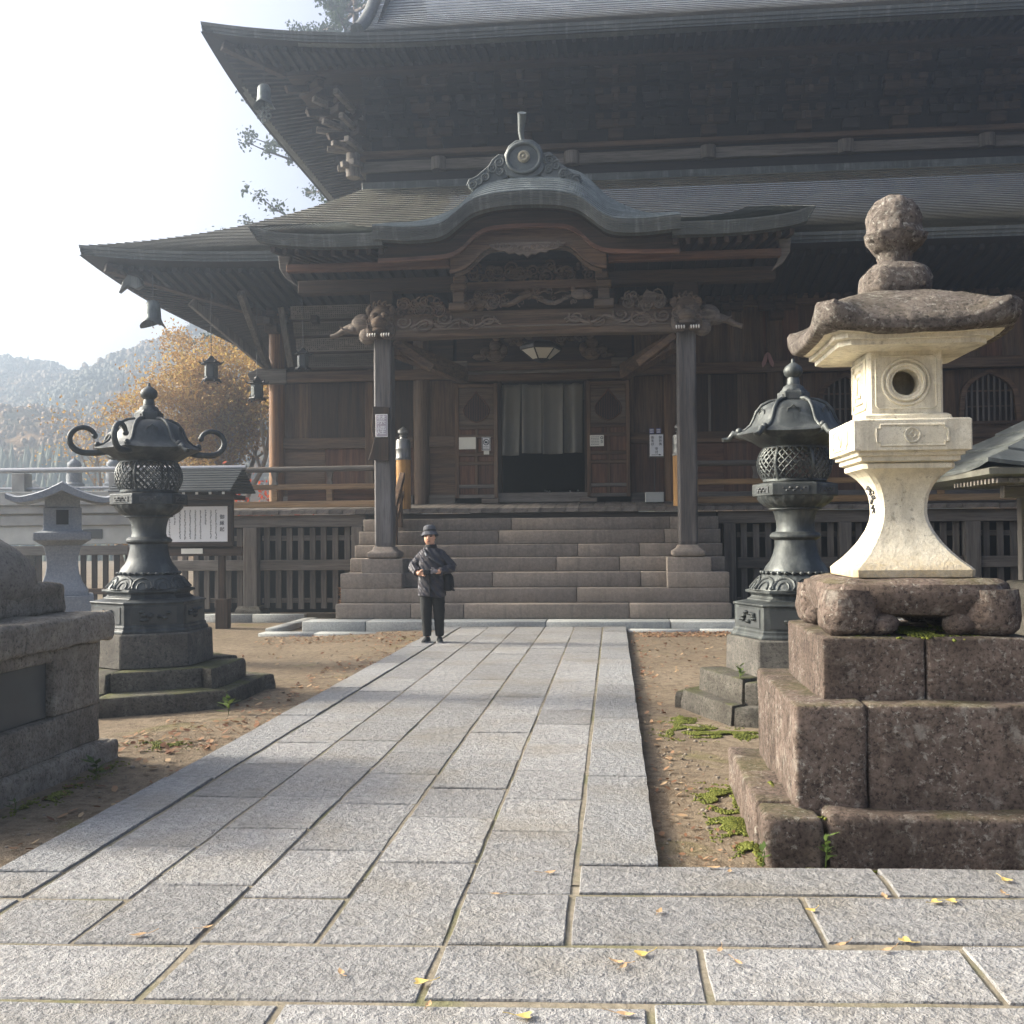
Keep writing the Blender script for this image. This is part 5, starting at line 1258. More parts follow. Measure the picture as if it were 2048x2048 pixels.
# ================================================================ small shelter on the far side
SH = thing('small_shelter', 'small open shelter with grey copper hipped roof beside the cream stone lantern', 'shelter', (6.55, 15.5, 0))
cx_, cy_, hh = 6.72, 15.6, 2.05
m = MB(); NV = 5
for side in range(4):
    Mx = Matrix.Translation((cx_, cy_, 0)) @ Matrix.Rotation(side * math.pi / 2, 4, 'Z')
    for j in range(NV):
        a, b = j / NV, (j + 1) / NV
        def pt(u, v, dz): d = hh * (1 - v * .92); return Mx @ Vector((u * d, -d, 2.28 + 1.15 * (.7 * v + .3 * v * v) + .10 * abs(u) ** 4 * (1 - v) + dz))
        n = 12; lo = [pt(-1 + 2 * i / n, a, -.02) for i in range(n + 1)]; lo2 = [pt(-1 + 2 * i / n, a, .03) for i in range(n + 1)]; hi = [pt(-1 + 2 * i / n, b, .0) for i in range(n + 1)]
        m.loft([lo, lo2, hi], closed=False, cap=False)
m.build('roof', MT['copper_edge'], SH, 25, clean=False)
m = MB(); m.sq([(hh - .25, 2.15), (hh - .02, 2.2), (hh - .01, 2.275), (.3, 2.7)], (cx_, cy_, 0)); m.build('roof_edge', MT['copper_low'], SH)
rme = MB(); rme.box(-.025, .025, -.5, 0, -.03, .03); rme = rme.mesh('rafter', MT['grey_y'])
for k in range(28): share(rme, 'rafter', SH, (cx_ - hh + .18 + k * .135, cy_ - hh + .62, 2.125)); 
for k in range(12): share(rme, 'rafter', SH, (cx_ - hh + .62, cy_ - hh + .2 + k * .135, 2.125), -math.pi / 2)
for sx in (-1, 1):
    for sy in (-1, 1): m = MB(); x, y = cx_ + sx * .5, cy_ + sy * .95; m.box(x - .08, x + .08, y - .08, y + .08, -.05, 2.12); m.build('post', MT['grey_z'], SH, None, .01)
m = MB(); m.box(cx_ - 1.5, cx_ + 1.5, cy_ - 1.02, cy_ - .88, 1.93, 2.09); m.build('beam', MT['grey_x'], SH, None, .01); m = MB(); m.box(cx_ - .9, cx_ + .9, cy_ - .7, cy_ + .7, -.05, .75); o = m.build('stone_basin', MT['oldstone'], SH, None, .05, 2)

# ================================================================ hanging lanterns under the eave
def hanging(label, x, y, z, top, rot=0, s=1.0):
    H = thing('hanging_lantern', label, 'lantern', (x, y, z), 'bronze lanterns hung along the eave')
    def hx(n, prof, par=H, mt='iron', nn=6): m = MB(); m.lathe([(r * s, z + q * s) for r, q in prof], nn, (x, y, 0), rot); return m.build(n, MT[mt], par, None, .003)
    bd = hx('body', [(.12, -.14), (.125, .13)], mt='bronze')
    for k in range(6):
        a = rot + math.pi / 3 * (k + .5); m = MB(); m.cb((x + .1085 * s * math.cos(a), y + .1085 * s * math.sin(a), z), (.012 * s, .085 * s, .19 * s), a); m.build('pane', MT['bronze2'] if k % 2 else MT['slate'], bd)
    hx('cap', [(.19, .13), (.205, .15), (.17, .17), (.11, .21), (.06, .25), (.05, .27), (.02, .30)])
    hx('tray', [(.15, -.19), (.17, -.155), (.165, -.14), (.12, -.138)])
    for k in range(6):
        a = rot + math.pi / 3 * k
        m = MB(); m.tube([(x + .17 * s * math.cos(a), y + .17 * s * math.sin(a), z + .155 * s), (x + .22 * s * math.cos(a), y + .22 * s * math.sin(a), z + .17 * s), (x + .225 * s * math.cos(a), y + .225 * s * math.sin(a), z + .205 * s)], [.018 * s, .014 * s, .008 * s], 5); m.build('cap_scroll', MT['iron'], H)
        m = MB(); m.tube([(x + .15 * s * math.cos(a), y + .15 * s * math.sin(a), z - .17 * s), (x + .185 * s * math.cos(a), y + .185 * s * math.sin(a), z - .21 * s)], [.02 * s, .012 * s], 5); m.build('foot', MT['iron'], H)
    m = MB(); m.tube([(x, y, z + .29 * s), (x, y, top)], .007, 5); m.build('chain', MT['iron'], H)
hanging('dark hanging lantern against the orange tree, the outermost under the eave', -7.47, 18.9, 4.585, 6.35, .2, 1.0)
hanging('dark hanging lantern beside the sunlit corner post', -7.04, 20.2, 4.39, 6.1, .5, 1.0)
hanging('hanging lantern in front of the rows of name boards', -5.707, 18.9, 4.74, 6.3, .2, .85)

# ================================================================ wind bells at the eave corners
def bell(label, x, y, z, s, top, orn=False):
    B = thing('wind_bell', label, 'bell', (x, y, z), 'bronze wind bells at the eave corners')
    m = MB(); m.lathe([(.03 * s, .24 * s), (.10 * s, .22 * s), (.135 * s, .16 * s), (.145 * s, 0), (.155 * s, -.10 * s), (.19 * s, -.17 * s), (.235 * s, -.22 * s), (.22 * s, -.215 * s), (.15 * s, -.1 * s)], 32, (x, y, z), cap=False)
    o = m.build('bell_body', MT['bellbronze'], B, 50)
    for v in o.data.vertices:
        lz = v.co.z
        if lz < -.05 * s: a = math.atan2(v.co.y, v.co.x); v.co.z += -.07 * s * abs(math.cos(a)) * ((-.05 * s - lz) / (.17 * s)) + .05 * s * abs(math.sin(a)) * ((-.05 * s - lz) / (.17 * s))
    m = MB(); m.tube([(x, y, z + .22 * s), (x, y, top)], .012, 6); m.build('hanger', MT['iron'], B)
    m = MB(); m.tube([(x, y, z + .1 * s), (x, y, z - .28 * s)], .008, 5); m.build('clapper', MT['iron'], B)
    if orn:
        m = MB(); zz = z - .36 * s
        for a, b in ((0, 0), (-.1, -.08), (.1, -.08), (0, -.17), (-.05, .08), (.06, .07)): ringc(m, (x + a * s, y, zz + b * s), .05 * s, .018 * s, n=12)
        m.build('wind_catcher', MT['bellbronze'], B, 60)
bell('pale bronze wind bell hanging at the lower roof corner', -8.56, 18.8, 5.70, 1.0, 6.42)
bell('bronze wind bell with openwork catcher at the upper roof corner', -7.25, 21.3, 10.80, 1.0, 11.6, True)

# ================================================================ doorway things
NO = thing('door_curtain', 'olive grey split curtain hanging in the temple doorway', 'curtain', (-1.38, WY - .03, 4.5))
edges = [-2.205, -1.80, -1.385, -.95, -.56]
for k in range(4):
    a, b = edges[k], edges[k + 1]; m = MB(); rows = []; nx_, nz = 14, 14
    for j in range(nz + 1):
        t = j / nz; z = 4.50 - t * (1.41 + (.02 if k == 0 else -.02 * (k % 2))); row = []
        for i in range(nx_ + 1):
            u = i / nx_; sp = .035 * t if k == 0 else .012 * t
            x = a - (sp * .9 if k == 0 else 0) + (b - a - .012 - .02 * t) * u
            row.append(Vector((x, WY - .03 - (.02 + .06 * t) * math.sin(u * math.pi * (2.4 if k in (0, 3) else 1.7) + k) - .02 * (.3 + t) * math.sin(u * 11 + k), z)))
        rows.append(row)
    m.loft(rows, closed=False, cap=False); o = m.build('curtain_strip', MT['noren'], NO, 180); md = o.modifiers.new('thick', 'SOLIDIFY'); md.thickness = .006

LP = thing('hanging_lamp', 'hexagonal iron lamp with milky glass hanging above the doorway', 'lamp', (-1.307, 19.3, 4.72))
lx, ly, lz = -1.30, 19.3, 4.86
m = MB(); m.lathe([(.16, -.13), (.36, .03), (.37, .05)], 6, (lx, ly, lz), .25); gl = m.build('glass_shade', MT['glass_lamp'], LP, None)
for k in range(6):
    a = .25 + math.pi / 3 * k; m = MB(); m.tube([(lx + .16 * math.cos(a), ly + .16 * math.sin(a), lz - .13), (lx + .365 * math.cos(a), ly + .365 * math.sin(a), lz + .035)], .014, 5)
    b = a + math.pi / 6; ap = math.cos(math.pi / 6)
    for q in (-.35, 0, .35): p0 = Vector((lx + .15 * ap * math.cos(b), ly + .15 * ap * math.sin(b), lz - .12)); p1 = Vector((lx + .345 * ap * math.cos(b + q * .9), ly + .345 * ap * math.sin(b + q * .9), lz + .025)); m.tube([p0, p1], .006, 4)
    m.build('lead_rib', MT['iron'], LP)
m = MB(); m.lathe([(.385, .04), (.40, .06), (.40, .11), (.30, .17), (.12, .22), (.04, .24)], 6, (lx, ly, lz), .25); m.build('lamp_crown', MT['iron'], LP); m = MB(); m.lathe([(.04, -.19), (.10, -.17), (.17, -.13), (.16, -.12)], 6, (lx, ly, lz), .25); m.build('lamp_pan', MT['iron'], LP)
m = MB(); m.tube([(lx, ly, lz + .22), (lx, ly, 6.3)], .01, 5); m.build('chain', MT['iron'], LP)

KN = thing('smoking_sign', 'dark board with a small lilac no-smoking sign fixed to the porch pillar', 'sign', (-3.93, 17.58, 2.75))
m = MB(); pl = [(-4.11, 2.78), (-3.80, 2.76), (-3.79, 3.68), (-4.08, 3.70), (-4.10, 3.30), (-4.06, 3.1), (-4.10, 2.95), (-4.16, 2.78)]; m.prism(pl, 17.54, 17.585); m.build('backing_board', MT['dark_z'], KN, None, .006)
MT['lilac'] = m_plain('lilac_sign', (.40, .36, .40), .5, 0, .05)
m = MB(); m.box(-4.025, -3.815, 17.52, 17.54, 3.17, 3.56); pb = m.build('sign_plate', MT['white'], KN, None, .003); m = MB(); m.box(-4.012, -3.828, 17.516, 17.5195, 3.183, 3.547); m.build('sign_field', MT['lilac'], pb)
text('禁\n煙', .165, (-3.92, 17.513, 3.365), FR, MT['white'], pb, line=1.05)

NS = thing('reception_sign', 'white prayer reception sign on a thin stand beside the door', 'sign', (.79, 20.2, 2.1))
m = MB(); m.box(.62, .965, 20.1, 20.35, 2.08, 2.275); m.build('stand_block', MT['plaster'], NS, None, .008); m = MB(); m.tube([(.80, 20.2, 2.27), (.82, 20.2, 2.96)], .009, 6); m.build('stand_rod', MT['iron'], NS)
m = MB(); m.box(.70, .985, 20.17, 20.19, 2.94, 3.40); m.build('sign_frame', MT['grey_z'], NS, None, .004); m = MB(); m.box(.715, .97, 20.155, 20.169, 2.965, 3.38); sp = m.build('sign_face', MT['white'], NS)
text('御\n祈\n祷', .062, (.915, 20.152, 3.255), FR, MT['ink'], sp, line=1.05); text('御\n朱\n印', .062, (.765, 20.152, 3.255), FR, MT['ink'], sp, line=1.05); text('受\n付', .062, (.84, 20.152, 3.07), FR, MT['ink'], sp, line=1.05)
m = MB(); m.box(.745, .90, 20.152, 20.154, 2.985, 2.993); m.add([(.89, 20.151, 2.978), (.935, 20.151, 2.989), (.89, 20.151, 3.008)], [(0, 1, 2)]); m.build('arrow', MT['ink'], sp)
MT['indigo'] = m_plain('indigo_tag', (.10, .10, .22), .6)
for x in (.755, .885):
    m = MB(); m.box(x - .045, x + .045, 20.16, 20.175, 3.40, 3.50); tg = m.build('header_tag', MT['indigo'], NS)
    m = MB()
    for q in range(3):
        for r_ in range(2): m.box(x - .035 + q * .025, x - .02 + q * .025, 20.157, 20.159, 3.415 + r_ * .04, 3.44 + r_ * .04)
    m.build('tag_marks', MT['white'], tg, kind='stuff')
def paper(name, label, cat, x0, x1, z0, z1, mt='paper'):
    t_ = thing(name, label, cat, ((x0 + x1) / 2, WY - .19, z0)); m = MB(); m.box(x0, x1, WY - .19, WY - .177, z0, z1); return t_, m.build('sheet', MT[mt], t_)
def scribble(par, x0, x1, z0, z1, rows, y, mt='ink', seed=1):
    rb = random.Random(seed); m = MB()
    for k in range(rows):
        z = z1 - (z1 - z0) * (k + .5) / rows; x = x0
        while x < x1: w_ = rb.uniform(.01, .03); m.box(x, min(x + w_, x1), y, y + .001, z - .004, z + .004); x += w_ + .008
    m.build('fine_print', MT[mt], par, kind='stuff', clean=False)
t1, s1 = paper('paper_notice', 'blank pale sheet pinned to the door leaf beside the curtain', 'notice', -3.06, -2.72, 3.20, 3.44)
t2, s2 = paper('photo_sign', 'white sign with a black border and crossed-out pictogram on the door leaf', 'sign', -2.60, -2.42, 3.17, 3.44, 'white')
m = MB(); lp = [(-2.588, 3.185), (-2.432, 3.185), (-2.432, 3.428), (-2.588, 3.428)]; m.tube([(a, WY - .192, b) for a, b in lp + lp[:1]], .008, 4); m.build('border', MT['ink'], s2)
m = MB(); ringc(m, (-2.51, WY - .192, 3.335), .055, .007); m.tube([(-2.548, WY - .193, 3.373), (-2.472, WY - .193, 3.297)], .006, 5); m.box(-2.54, -2.48, WY - .193, WY - .1915, 3.315, 3.352); m.build('pictogram', MT['ink'], s2); scribble(s2, -2.57, -2.45, 3.2, 3.26, 2, WY - .192)
m = MB(); m.box(-2.56, -2.45, WY - .189, WY - .178, 3.09, 3.165); m.build('tab', MT['paper'], t2)
t3, s3 = paper('paper_notice', 'printed sheet with a ring mark on the far door leaf', 'notice', -.44, -.165, 3.22, 3.44); scribble(s3, -.42, -.26, 3.24, 3.42, 6, WY - .192, 'ink', 4)
m = MB(); ringc(m, (-.205, WY - .192, 3.385), .022, .006); m.build('ring_mark', MT['ink'], s3); scribble(s3, -.225, -.185, 3.28, 3.34, 4, WY - .192, 'ink', 6)
PA = thing('paper_ornament', 'small pink folded paper pinned on the beam behind the greenish bronze lantern', 'ornament', (3.03, WY - .25, 4.7)); MT['pink'] = m_plain('faded_pink', (.30, .17, .155), .7)
for s in (-1, 1): m = MB(); pl = [(0, .30), (.05, .26), (.12, .08), (.10, 0), (.04, .06), (.01, .16)]; m.prism([(3.03 + s * a, 4.70 + b) for a, b in pl], WY - .24, WY - .225); m.build('paper_fold', MT['pink'], PA)
t4 = thing('altar_flowers', 'small white altar flowers in the dark room behind the curtain', 'flowers', (-1.0, 22.6, 2.1))
rb = random.Random(4)
for k in range(2):
    m = MB(); x = -1.45 + .62 * k; m.lathe([(.04, 2.1), (.05, 2.2), (.03, 2.28)], 10, (x, 22.6, 0)); m.build('vase', MT['gold'], t4, 40); m = MB()
    for q in range(12): m.ell((x + rb.uniform(-.1, .1), 22.6 + rb.uniform(-.06, .06), 2.3 + rb.uniform(0, .14)), (.022, .022, .022), 6, 4)
    m.build('blossoms', MT['white'], t4, 60)

# ================================================================ visitor
PX, PY = -2.46, 14.05; pz = .03
PE = thing('person', 'visitor in a dark quilted jacket and bucket hat standing on the path', 'person', (PX, PY, pz))
def m_cloth(name, c, q=0, rough=.8, var=.2):
    t = NT(name); n = t.noise(30, 4); col = t.ramp(n, [(.3, tuple(x * (1 - var) for x in c)), (.7, tuple(x * (1 + var) for x in c))])
    if q:
        wv = t.n('ShaderNodeTexWave'); wv.inputs['Scale'].default_value = q; wv.inputs['Distortion'].default_value = .4; t.l(t.mapping((1, .4, 1), (0, R(40), 0)), wv.inputs[0]); t.bump(t.math('ADD', wv.outputs['Fac'], t.math('MULTIPLY', t.noise(11, 4), 1.2)), .9, .025)
    else: t.bump(t.noise(9, 3), .5, .02)
    return t.fin(col, rough, 0, .3)
MT['jacket'] = m_cloth('quilted_jacket', (.050, .048, .056), 4.2, .5); MT['trousers'] = m_cloth('black_trousers', (.020, .021, .021)); MT['hat'] = m_cloth('grey_hat', (.075, .078, .088)); MT['bag'] = m_cloth('black_bag', (.013, .013, .015)); MT['shoe'] = m_cloth('dark_shoes', (.022, .024, .024)); MT['sole'] = m_plain('pale_sole', (.30, .30, .29))
MT['glove'] = m_cloth('grey_glove', (.28, .26, .26))
def m_skin():
    t = NT('skin'); n = t.noise(18, 3); col = t.ramp(n, [(.3, (.58, .32, .20)), (.7, (.68, .40, .27))]); m = t.fin(col, .5, 0, .4); t.b.inputs['Subsurface Weight'].default_value = .08; return m
MT['skin'] = m_skin(); MT['hair'] = m_plain('dark_hair', (.03, .027, .025), .6)
def pp(x, y, z): return Vector((PX + x, PY + y, pz + z))
# body: one continuous skin grown over a posed skeleton
J = {'pel': ((0, .02, .80), .12), 'wai': ((0, .01, .95), .115), 'che': ((.005, 0, 1.12), .11), 'nkb': ((.0, .005, 1.27), .06), 'nkt': ((-.01, -.01, 1.335), .052), 'hd1': ((-.02, -.025, 1.375), .078), 'hd2': ((-.024, -.02, 1.43), .092), 'hd3': ((-.024, -.005, 1.49), .082), 'hd4': ((-.024, 0, 1.535), .04),
     'shl': ((-.15, .01, 1.19), .04), 'ell': ((-.262, .035, 1.03), .045), 'wrl': ((-.165, -.15, .955), .03), 'hal': ((-.12, -.19, .945), .026), 'shr': ((.155, .01, 1.19), .04), 'elr': ((.272, .05, 1.02), .045), 'wrr': ((.125, -.15, .965), .03), 'har': ((.075, -.18, .965), .026),
     'hpl': ((-.075, .02, .78), .085), 'knl': ((-.075, -.01, .44), .058), 'anl': ((-.07, .03, .085), .03), 'tol': ((-.08, -.06, .045), .02), 'hpr': ((.075, .02, .78), .085), 'knr': ((.095, .0, .44), .058), 'anr': ((.085, .09, .085), .03), 'tor': ((.10, .01, .045), .02)}
names = list(J); edg = [('pel', 'wai'), ('wai', 'che'), ('che', 'nkb'), ('nkb', 'nkt'), ('nkt', 'hd1'), ('hd1', 'hd2'), ('hd2', 'hd3'), ('hd3', 'hd4'), ('che', 'shl'), ('shl', 'ell'), ('ell', 'wrl'), ('wrl', 'hal'), ('che', 'shr'), ('shr', 'elr'), ('elr', 'wrr'), ('wrr', 'har'), ('pel', 'hpl'), ('hpl', 'knl'), ('knl', 'anl'), ('anl', 'tol'), ('pel', 'hpr'), ('hpr', 'knr'), ('knr', 'anr'), ('anr', 'tor')]
me = bpy.data.meshes.new('body'); me.from_pydata([J[n][0] for n in names], [(names.index(a), names.index(b)) for a, b in edg], [])
body = bpy.data.objects.new('body', me); COL.objects.link(body); body.modifiers.new('skin', 'SKIN'); ss = body.modifiers.new('sub', 'SUBSURF'); ss.levels = 2; ss.render_levels = 2
for i, n in enumerate(names): sv = me.skin_vertices[0].data[i]; sv.radius = (J[n][1], J[n][1]); sv.use_root = (n == 'pel')
dg = bpy.context.evaluated_depsgraph_get(); nm = bpy.data.meshes.new_from_object(body.evaluated_get(dg)); body.modifiers.clear(); body.data = nm; nm.name = 'body'; nm.materials.clear(); nm.materials.append(MT['skin']); nm.polygons.foreach_set('use_smooth', [True] * len(nm.polygons)); body.parent = PE; WL['body'] = wloc(PE)
for v in nm.vertices:                                    # narrow the skull, give it a face plane and chin
    if v.co.z > 1.36: v.co.x = -.022 + (v.co.x + .022) * .92; v.co.y = v.co.y * 1.08
def pm(): return MB()
m = pm(); m.ell(pp(-.026, -.116, 1.425), (.013, .018, .024), 8, 6); m.ell(pp(-.026, -.126, 1.411), (.018, .013, .011), 8, 6); m.build('nose', MT['skin'], PE, 60)
for s in (-1, 1): m = pm(); m.ell(pp(-.026 + s * .034, -.100, 1.447), (.017, .010, .009), 8, 6); m.build('eye', MT['hair'], PE, 60); m = pm(); m.tube([pp(-.026 + s * .014, -.106, 1.463), pp(-.026 + s * .036, -.102, 1.468), pp(-.026 + s * .054, -.088, 1.462)], .005, 5); m.build('eyebrow', MT['hair'], PE, 60); m = pm(); m.ell(pp(-.024 + s * .072, .0, 1.435), (.01, .02, .03), 8, 6); m.build('ear', MT['skin'], PE, 60)
m = pm(); m.ell(pp(-.027, -.103, 1.378), (.026, .012, .007), 8, 6); MT['lip'] = m_plain('lips', (.32, .14, .11)); m.build('mouth', MT['lip'], PE, 60)
m = pm(); m.lathe([(.07, -.05), (.083, 0), (.085, .04), (.07, .06)], 20, pp(-.022, .012, 1.44)); m.build('hair', MT['hair'], PE, 60)
HM = Matrix.Translation(pp(-.024, -.005, 1.485)) @ Euler((R(-8), R(-4), 0)).to_matrix().to_4x4()
m = pm(); m.lathe([(.118, -.035), (.122, -.03), (.098, .012), (.09, .025), (.086, .075), (.075, .10), (.045, .113), (.0, .115)], 28, (0, 0, 0), M=HM, cap=False); o = m.build('bucket_hat', MT['hat'], PE, 60)
m = pm(); m.lathe([(.0915, .02), (.0925, .03), (.091, .045)], 28, (0, 0, 0), M=HM, cap=False); m.build('hat_band', MT['bag'], o, 60)
# jacket: torso and sleeves
m = pm(); rows = []
for z, a, b, ox_, oy in ((1.315, .068, .07, -.008, .0), (1.28, .085, .08, -.004, .0), (1.255, .15, .10, .0, .005), (1.22, .185, .115, 0, .008), (1.14, .183, .13, 0, .0), (1.02, .178, .135, 0, 0), (.92, .178, .137, 0, .005), (.82, .185, .142, -.002, .01), (.72, .190, .148, -.003, .012), (.635, .193, .15, -.004, .012), (.632, .18, .14, -.004, .012)):
    rows.append([pp(ox_ + a * math.cos(t) * (1 + .03 * math.sin(5 * t + z * 20)), oy + b * math.sin(t) * (1 + .03 * math.sin(4 * t + z * 31)), z + .012 * math.sin(2 * t)) for t in [2 * math.pi * k / 32 for k in range(32)]])
m.loft(rows); jk = m.build('jacket', MT['jacket'], PE, 60)
def sleeve(sh, el, wr):
    m = pm(); pts = []; rr = []
    for i in range(15):
        t = i / 14; p = (Vector(sh).lerp(Vector(el), t / .52) if t < .52 else Vector(el).lerp(Vector(wr), (t - .52) / .48)); 
        pts.append(pp(*p)); rr.append((.082 - .028 * t) * (1 + .05 * math.sin(t * 34)) * (1.06 if .45 < t < .6 else 1))
    m.tube(pts, rr, 16); m.build('sleeve', MT['jacket'], jk, 60)
sleeve((-.105, .008, 1.195), (-.265, .03, 1.03), (-.17, -.14, .957)); sleeve((.11, .008, 1.195), (.278, .045, 1.02), (.13, -.14, .967))
m = pm(); m.tube([pp(-.07 + .02 * math.cos(t), -.02 + .0 * t, 1.30 + .02 * math.sin(t)) for t in (0, 1)] , .01, 6); 
m = pm(); m.lathe([(.075, -.03), (.082, 0), (.074, .035), (.066, .03)], 24, pp(-.01, .0, 1.30), cap=False); m.build('collar', MT['bag'], jk, 60)
m = pm(); m.box(PX - .012, PX + .006, PY - .162, PY - .128, pz + .645, pz + 1.0); m.build('placket', MT['bag'], jk, None, .004)
def hand(wx, wy, wz, s, mt):
    m = pm(); m.ell(pp(wx, wy, wz), (.042, .022, .03), 10, 7)
    for k in range(4): b = Vector((wx + s * .03, wy - .012, wz + .022 - .015 * k)); L = (.05, .056, .052, .042)[k]; m.tube([pp(*b), pp(b.x + s * L * .5, b.y - .012, b.z - .004), pp(b.x + s * L * .9, b.y + .006, b.z - .012)], [.0095, .009, .007], 6)
    m.tube([pp(wx + s * .0, wy - .01, wz + .025), pp(wx + s * .02, wy - .025, wz + .045), pp(wx + s * .045, wy - .025, wz + .05)], [.011, .01, .008], 6)
    m.build('hand', mt, PE, 60)
hand(-.13, -.185, .945, 1, MT['skin']); hand(.075, -.182, .975, -1, MT['glove'])
# trousers
m = pm()
for hip, kn, an in (((-.082, .02, .74), (-.078, -.012, .44), (-.072, .025, .095)), ((.078, .02, .74), (.095, .0, .44), (.088, .085, .095))):
    pts = []; rr = []
    for i in range(17):
        t = i / 16; p = Vector(hip).lerp(Vector(kn), t / .45) if t < .45 else Vector(kn).lerp(Vector(an), (t - .45) / .55); pts.append(pp(*p)); rr.append((.098 - .040 * t) * (1 + .035 * math.sin(t * 40 + hip[0] * 30)))
    m.tube(pts, rr, 16)
m.ell(pp(0, .02, .76), (.165, .12, .12), 16, 10); m.build('trousers', MT['trousers'], PE, 60)
for s, ax, ay, tx, ty in ((-1, -.072, .03, -.09, -.13), (1, .088, .09, .11, -.06)):
    a, b = Vector((ax, ay)), Vector((tx, ty)); d = (b - a).normalized(); q = Vector((-d.y, d.x)); m = pm(); rows = []
    for t, w_, h in ((-.06, .022, .05), (-.04, .036, .085), (.03, .042, .095), (.09, .045, .075), (.15, .043, .055), (.19, .03, .045), (.20, .012, .03)):
        c = a + d * t; rows.append([pp(c.x + q.x * w_ * math.cos(k), c.y + q.y * w_ * math.cos(k), .022 + max(0, math.sin(k)) * (h - .022)) for k in [math.pi * i / 8 for i in range(9)]])
    m.loft(rows); sh_ = m.build('shoe', MT['shoe'], PE, 60); m = pm(); rows = []
    for t, w_ in ((-.062, .02), (-.04, .038), (.03, .044), (.09, .047), (.15, .045), (.195, .028)):
        c = a + d * t; rows.append([pp(c.x - q.x * w_, c.y - q.y * w_, 0), pp(c.x + q.x * w_, c.y + q.y * w_, 0), pp(c.x + q.x * w_, c.y + q.y * w_, .024), pp(c.x - q.x * w_, c.y - q.y * w_, .024)])
    m.loft(rows); m.build('sole', MT['sole'], sh_)
BG = thing('shoulder_bag', 'black shoulder bag at the hip of the visitor in the bucket hat', 'bag', tuple(pp(.22, .06, .72)))
m = pm(); m.loft([[pp(.22 + a * math.cos(t) , .06 + b * math.sin(t), z) for t in [2 * math.pi * k / 16 for k in range(16)]] for z, a, b in ((.70, .04, .10), (.715, .07, .135), (.80, .075, .14), (.90, .06, .13), (.935, .03, .10))]); m.build('bag_body', MT['bag'], BG, 50)
m = pm(); m.tube([pp(.17, .12, .92), pp(.19, .0, .99), pp(.15, -.13, 1.06), pp(.05, -.152, 1.13), pp(-.05, -.135, 1.20), pp(-.085, -.10, 1.26), pp(-.095, -.02, 1.285), pp(-.06, .10, 1.25)], .014, 6); m.build('strap', MT['hat'], BG, 60)
m = pm(); m.bar(pp(-.045, -.155, 1.185), pp(-.065, -.15, 1.225), .03, .012); m.build('strap_buckle', MT['white'], BG, None, .003)
m = pm(); m.bar(pp(.26, -.02, .78), pp(.30, .0, .70), .1, .02); m.build('bag_flap', MT['bag'], BG, None, .01)
PH = thing('compact_camera', 'small black camera held in the hands of the visitor', 'camera', tuple(pp(-.03, -.2, .95)))
m = pm(); m.cb(pp(-.03, -.205, .965), (.10, .04, .07), .1, .2); m.build('camera_body', MT['bag'], PH, None, .008); m = pm(); m.lathe([(.028, 0), (.028, .035), (.02, .036)], 14, M=Matrix.Translation(pp(-.03, -.222, .965)) @ Matrix.Rotation(R(90), 4, 'X')); m.build('lens', MT['iron'], PH, 40)
# ================================================================ trees
def tube_tree(m, p, d, L, r, depth, rng, tips, spread=.6, up=.12, kids=(2, 3), shrink=.74):
    pts = [p]; rr = [r]; q = p.copy(); dd = d.copy(); n = 4
    for i in range(n):
        dd = (dd + Vector((rng.uniform(-.18, .18), rng.uniform(-.18, .18), rng.uniform(-.1, .14)))).normalized(); q = q + dd * L / n; pts.append(q.copy()); rr.append(r * (1 - .42 * (i + 1) / n))
    m.tube(pts, rr, 7 if r > .04 else 4, False)
    if depth == 0: tips.append((q, dd)); return
    if depth <= 2: tips.append((pts[2], dd))
    for k in range(rng.randint(*kids)):
        ax = Vector((rng.gauss(0, 1), rng.gauss(0, 1), rng.gauss(0, .6))).normalized(); nd = (dd + ax * spread + Vector((0, 0, up))).normalized()
        tube_tree(m, pts[rng.randint(2, 4)], nd, L * shrink * rng.uniform(.8, 1.15), rr[-1] * rng.uniform(.75, 1), depth - 1, rng, tips, spread, up, kids, shrink)
def leaf_quads(m, c, n, rad, size, rng, flat=.7):
    for _ in range(n):
        p = c + Vector((rng.gauss(0, rad), rng.gauss(0, rad), rng.gauss(0, rad * flat))); a = Vector((rng.gauss(0, 1), rng.gauss(0, 1), rng.gauss(0, 1))).normalized(); b = a.orthogonal().normalized(); s = size * rng.uniform(.6, 1.4)
        k = len(m.v); m.v += [p - a * s, p + b * s * .55, p + a * s, p - b * s * .55]; m.f.append((k, k + 1, k + 2, k + 3))
def broad_tree(name, label, loc, H, seed, leaf, dens, size, depth=5, lean=(0, 0, 1), kids=(2, 3), r=.16, spread=.6, group=None):
    rng = random.Random(seed); t = thing(name, label, 'tree', loc, group); m = MB(); tips = []
    tube_tree(m, Vector(loc), Vector(lean).normalized(), H * .30, r, depth, rng, tips, spread, .14, kids, .78); m.build('trunk', MT['bark'], t, 60, clean=False)
    c = MB()
    for p, d in tips: leaf_quads(c, p, max(1, int(rng.gauss(dens, dens * .4))), .24, size, rng)
    c.build('crown', MT[leaf], t, clean=False); return t
broad_tree('autumn_tree', 'orange and yellow autumn tree beside the corner of the temple hall', (-11.2, 30, -.05), 9.2, 5, 'autumn', 80, .05, 5, (.03, 0, 1), (3, 4), .19, .70)
broad_tree('autumn_tree', 'thinning autumn tree with bare branches above the walkway', (-14.0, 29.0, -.05), 7.4, 21, 'autumn', 7, .045, 5, (-.12, 0, 1), (2, 3), .13, .75)
broad_tree('autumn_tree', 'low russet autumn tree seen under the walkway rail', (-12.4, 27.0, -.05), 4.2, 33, 'autumn', 60, .055, 4, (.1, 0, 1), (3, 3), .10, .85)
